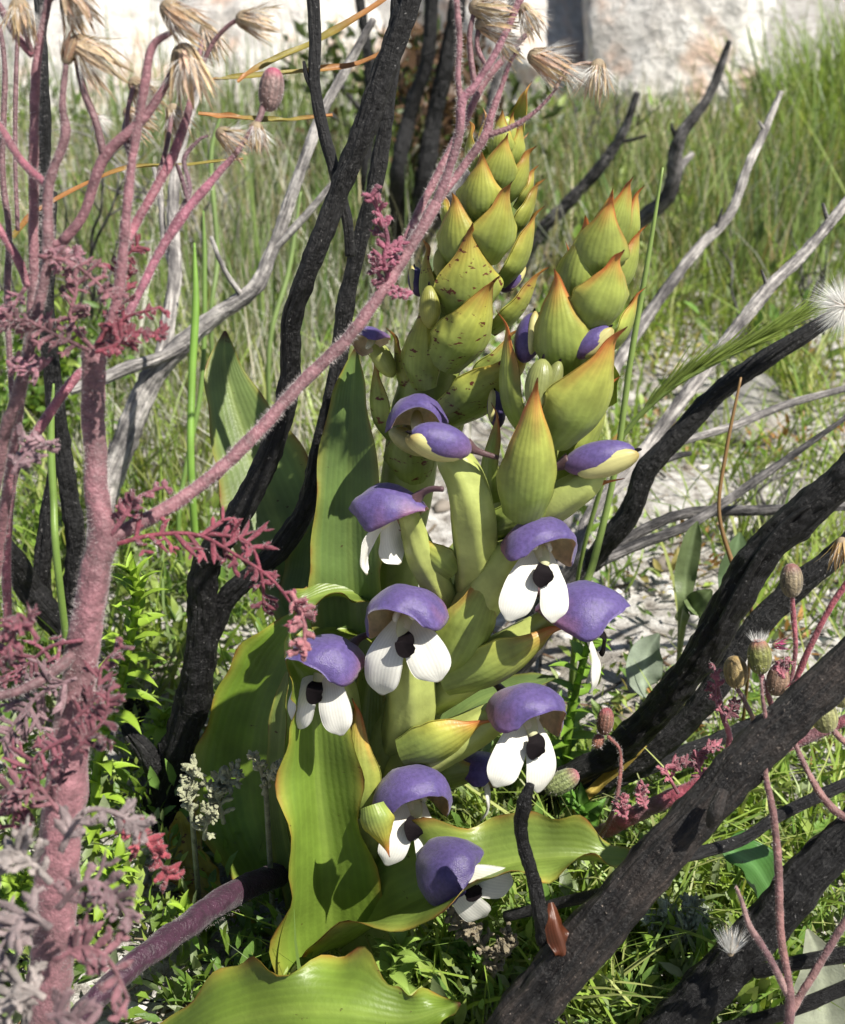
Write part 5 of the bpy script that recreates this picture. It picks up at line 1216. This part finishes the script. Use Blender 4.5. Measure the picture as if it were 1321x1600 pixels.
# small woolly plants
def woolly(label, spots, d, col, seed, size):
    g0 = np.random.default_rng(seed); x, y = spots[0]; root = drop(x, y + 40, d + .02)
    t = Thing('woolly_plant', label, 'plant', root)
    for k, (x, y) in enumerate(spots):
        a = g0.uniform(.3, 2.6)
        L = [(x, y + 26, d + .005, 4), (x + 14 * math.cos(a), y, d, 4), (x + 30 * math.cos(a), y - 18, d - .003, 3), (x + 46 * math.cos(a), y - 22, d - .004, 2)]
        t.part('leaf', cut_leaf(L, cdir(.1, .5, .8), size, seed + k, .0012, 2), M['hairy_leaf'], np.array(col) * g0.uniform(.8, 1.15))
    t.part('stem', tube(np.vstack([[root], path([(spots[0][0], spots[0][1] + 20, d, 5)])[0]]), [.0012, .001], 8, 10), M['hairy_stem'], np.array(col) * .6)
woolly('grey green woolly curled leaves beside the translucent orchid leaf', [(300, 1250), (330, 1235), (350, 1260), (320, 1285), (300, 1220), (345, 1225)], .545, (.40, .42, .26), 300, .006)
woolly('little woolly shoot in front of the narrow orchid leaf', [(415, 1200), (412, 1215)], .525, (.42, .42, .26), 320, .0035)
woolly('silver green woolly cushion between the two lowest boughs', [(1060, 1440), (1085, 1460), (1040, 1450), (1100, 1430), (1070, 1475), (1120, 1460)], .54, (.34, .40, .28), 340, .006)
woolly('dull brown furry sprig below the spreading leaf', [(760, 1470), (735, 1450), (785, 1480), (770, 1500)], .51, (.26, .22, .14), 360, .005)

def bush(label, px, py, w, h, n, pal, seed, ls=.02):
    """A leafy bush: a few stems and many small leaves spread through its crown."""
    g = np.random.default_rng(seed); r = onground(px, py); t = Thing('leafy_bush', label, 'bush', r)
    for k in range(7):
        a = g.uniform(0, 6.28); e = r + np.array([math.cos(a) * w * .6, math.sin(a) * w * .5, h * g.uniform(.6, .95)])
        t.part('stem', tube(np.array([r, r * .5 + e * .5 + [0, 0, h * .1], e]), [.005, .003, .0015], 6, 10), M['mixed'])
    c = r + np.stack([g.normal(0, w * .4, 26), g.normal(0, w * .4, 26), g.uniform(.1, .95, 26) * h], -1); k = g.integers(0, 26, n)
    P = c[k] + g.normal(0, w * .14, (n, 3)); P[:, 2] = np.maximum(P[:, 2], r[2] + .005)
    V, F = leaflets(P, g.normal(size=(n, 3)) + [0, 0, .7], g.normal(size=(n, 3)) + [0, 0, .6], g.uniform(.6, 1.4, n) * ls, g.uniform(.15, .3, n) * ls)
    pal = np.array(pal); cc = pal[g.integers(0, len(pal), 26)[k]] * g.uniform(.7, 1.2, (n, 1))
    t.part('crown', (V, F), M['green'], np.repeat(cc, 8, 0), kind='stuff')
grass('tall_grass', 'bright tall grass clump beside the boulder', 1500, reg(1225, 1420, 170, 330), (.07, .15), (.0016, .0036), BRIGHT + GREENS[:2], .2, .2, 50, .04)
bush('dark low bush added for shadow behind the crossing charred stems', 640, 330, .14, .16, 1700, [(.07, .10, .03), (.10, .14, .04), (.12, .07, .04)], 2, .018)  # added bush, its dark leaf colours give the shadow behind the stems
bush('small green bush behind the grey forked twig', 60, 700, .07, .09, 1300, WEED[:3], 3, .012)

weeds('ground_weeds', 'scattered weeds and sprigs in the sandy corner below the boughs', 1500, reg(1130, 1380, 1180, 1660), .008, WEED, .018)
grass('grass', 'thin grass in the sandy corner beside the forked stem', 500, reg(1130, 1380, 1100, 1640), (.015, .06), (.001, .0022), BRIGHT, .4, .4, 16, .012)

def twiggy(label, px, py, h, n, mat, seed, lean=(0, 0)):
    """A dead fine-branched bush: forks of thin bare twigs."""
    g = np.random.default_rng(seed); r = onground(px, py); t = Thing('dead_bush', label, 'bush', r)
    def grow(p, D, L, rad, lv):
        q = [p]; d = D
        for k in range(4):
            d = nrm(d + g.normal(0, .16, 3)); q.append(q[-1] + d * L / 4)
        q = np.array(q)
        t.part('twig', tube(q, np.linspace(rad, rad * .5, 5), 6, 12, .08, .01, seed), M[mat])
        if lv:
            for k in range(g.integers(2, 4)):
                j = g.integers(2, 5); grow(q[j], nrm(d + g.normal(0, .55, 3) + [0, 0, .25]), L * g.uniform(.45, .75), rad * .6, lv - 1)
    for k in range(n):
        grow(r + np.array([g.normal(0, .012), g.normal(0, .012), -.004]), nrm(np.array([lean[0] + g.normal(0, .4), lean[1] + g.normal(0, .3), 1.])), h * g.uniform(.4, .65), .0021, 2)
twiggy('fine dead bush tangled behind the slender pink stems', 120, 620, .26, 4, 'mixed', 1)
twiggy('pale dead bush behind the drooping dry flower heads', 330, 480, .22, 4, 'grey', 2)
twiggy('low dead bush on the sand behind the grey stone', 1240, 560, .11, 4, 'mixed', 3, (-.3, 0))
twiggy('small dead bush behind the upright blue green leaf', 1180, 880, .07, 4, 'grey', 4, (.2, 0))
twiggy('brown dead bush at the foot of the boulder', 950, 330, .16, 4, 'mixed', 5)

for L in [[(300, 142, .397, 5), (330, 72, .394, 4), (360, 38, .391, 4), (380, 30, .39, 4)], [(206, 258, .386, 5), (199, 190, .39, 4), (205, 150, .395, 4), (212, 130, .40, 4)], [(244, 294, .394, 5), (262, 222, .40, 4), (270, 170, .41, 4)], [(296, 170, .397, 5), (306, 110, .40, 4), (318, 62, .408, 4), (322, 45, .41, 4)], [(206, 250, .386, 5), (194, 212, .40, 4), (200, 176, .415, 4)],
          [(742, 134, .431, 5), (734, 62, .43, 4), (742, 12, .43, 4)], [(762, 108, .432, 4), (746, 72, .432, 4), (750, 38, .432, 4)], [(76, 2, .396, 5), (92, -10, .39, 5), (110, -6, .38, 5)], [(52, 86, .398, 5), (36, 40, .394, 4), (30, 6, .39, 4)], [(163, 246, .386, 4), (158, 215, .40, 4), (150, 180, .42, 3)]]:
    pk.part('stalk', tube(*path(L), 8, 18, .08, .008, 2), M['hairy_stem'], DUSK * 1.2)
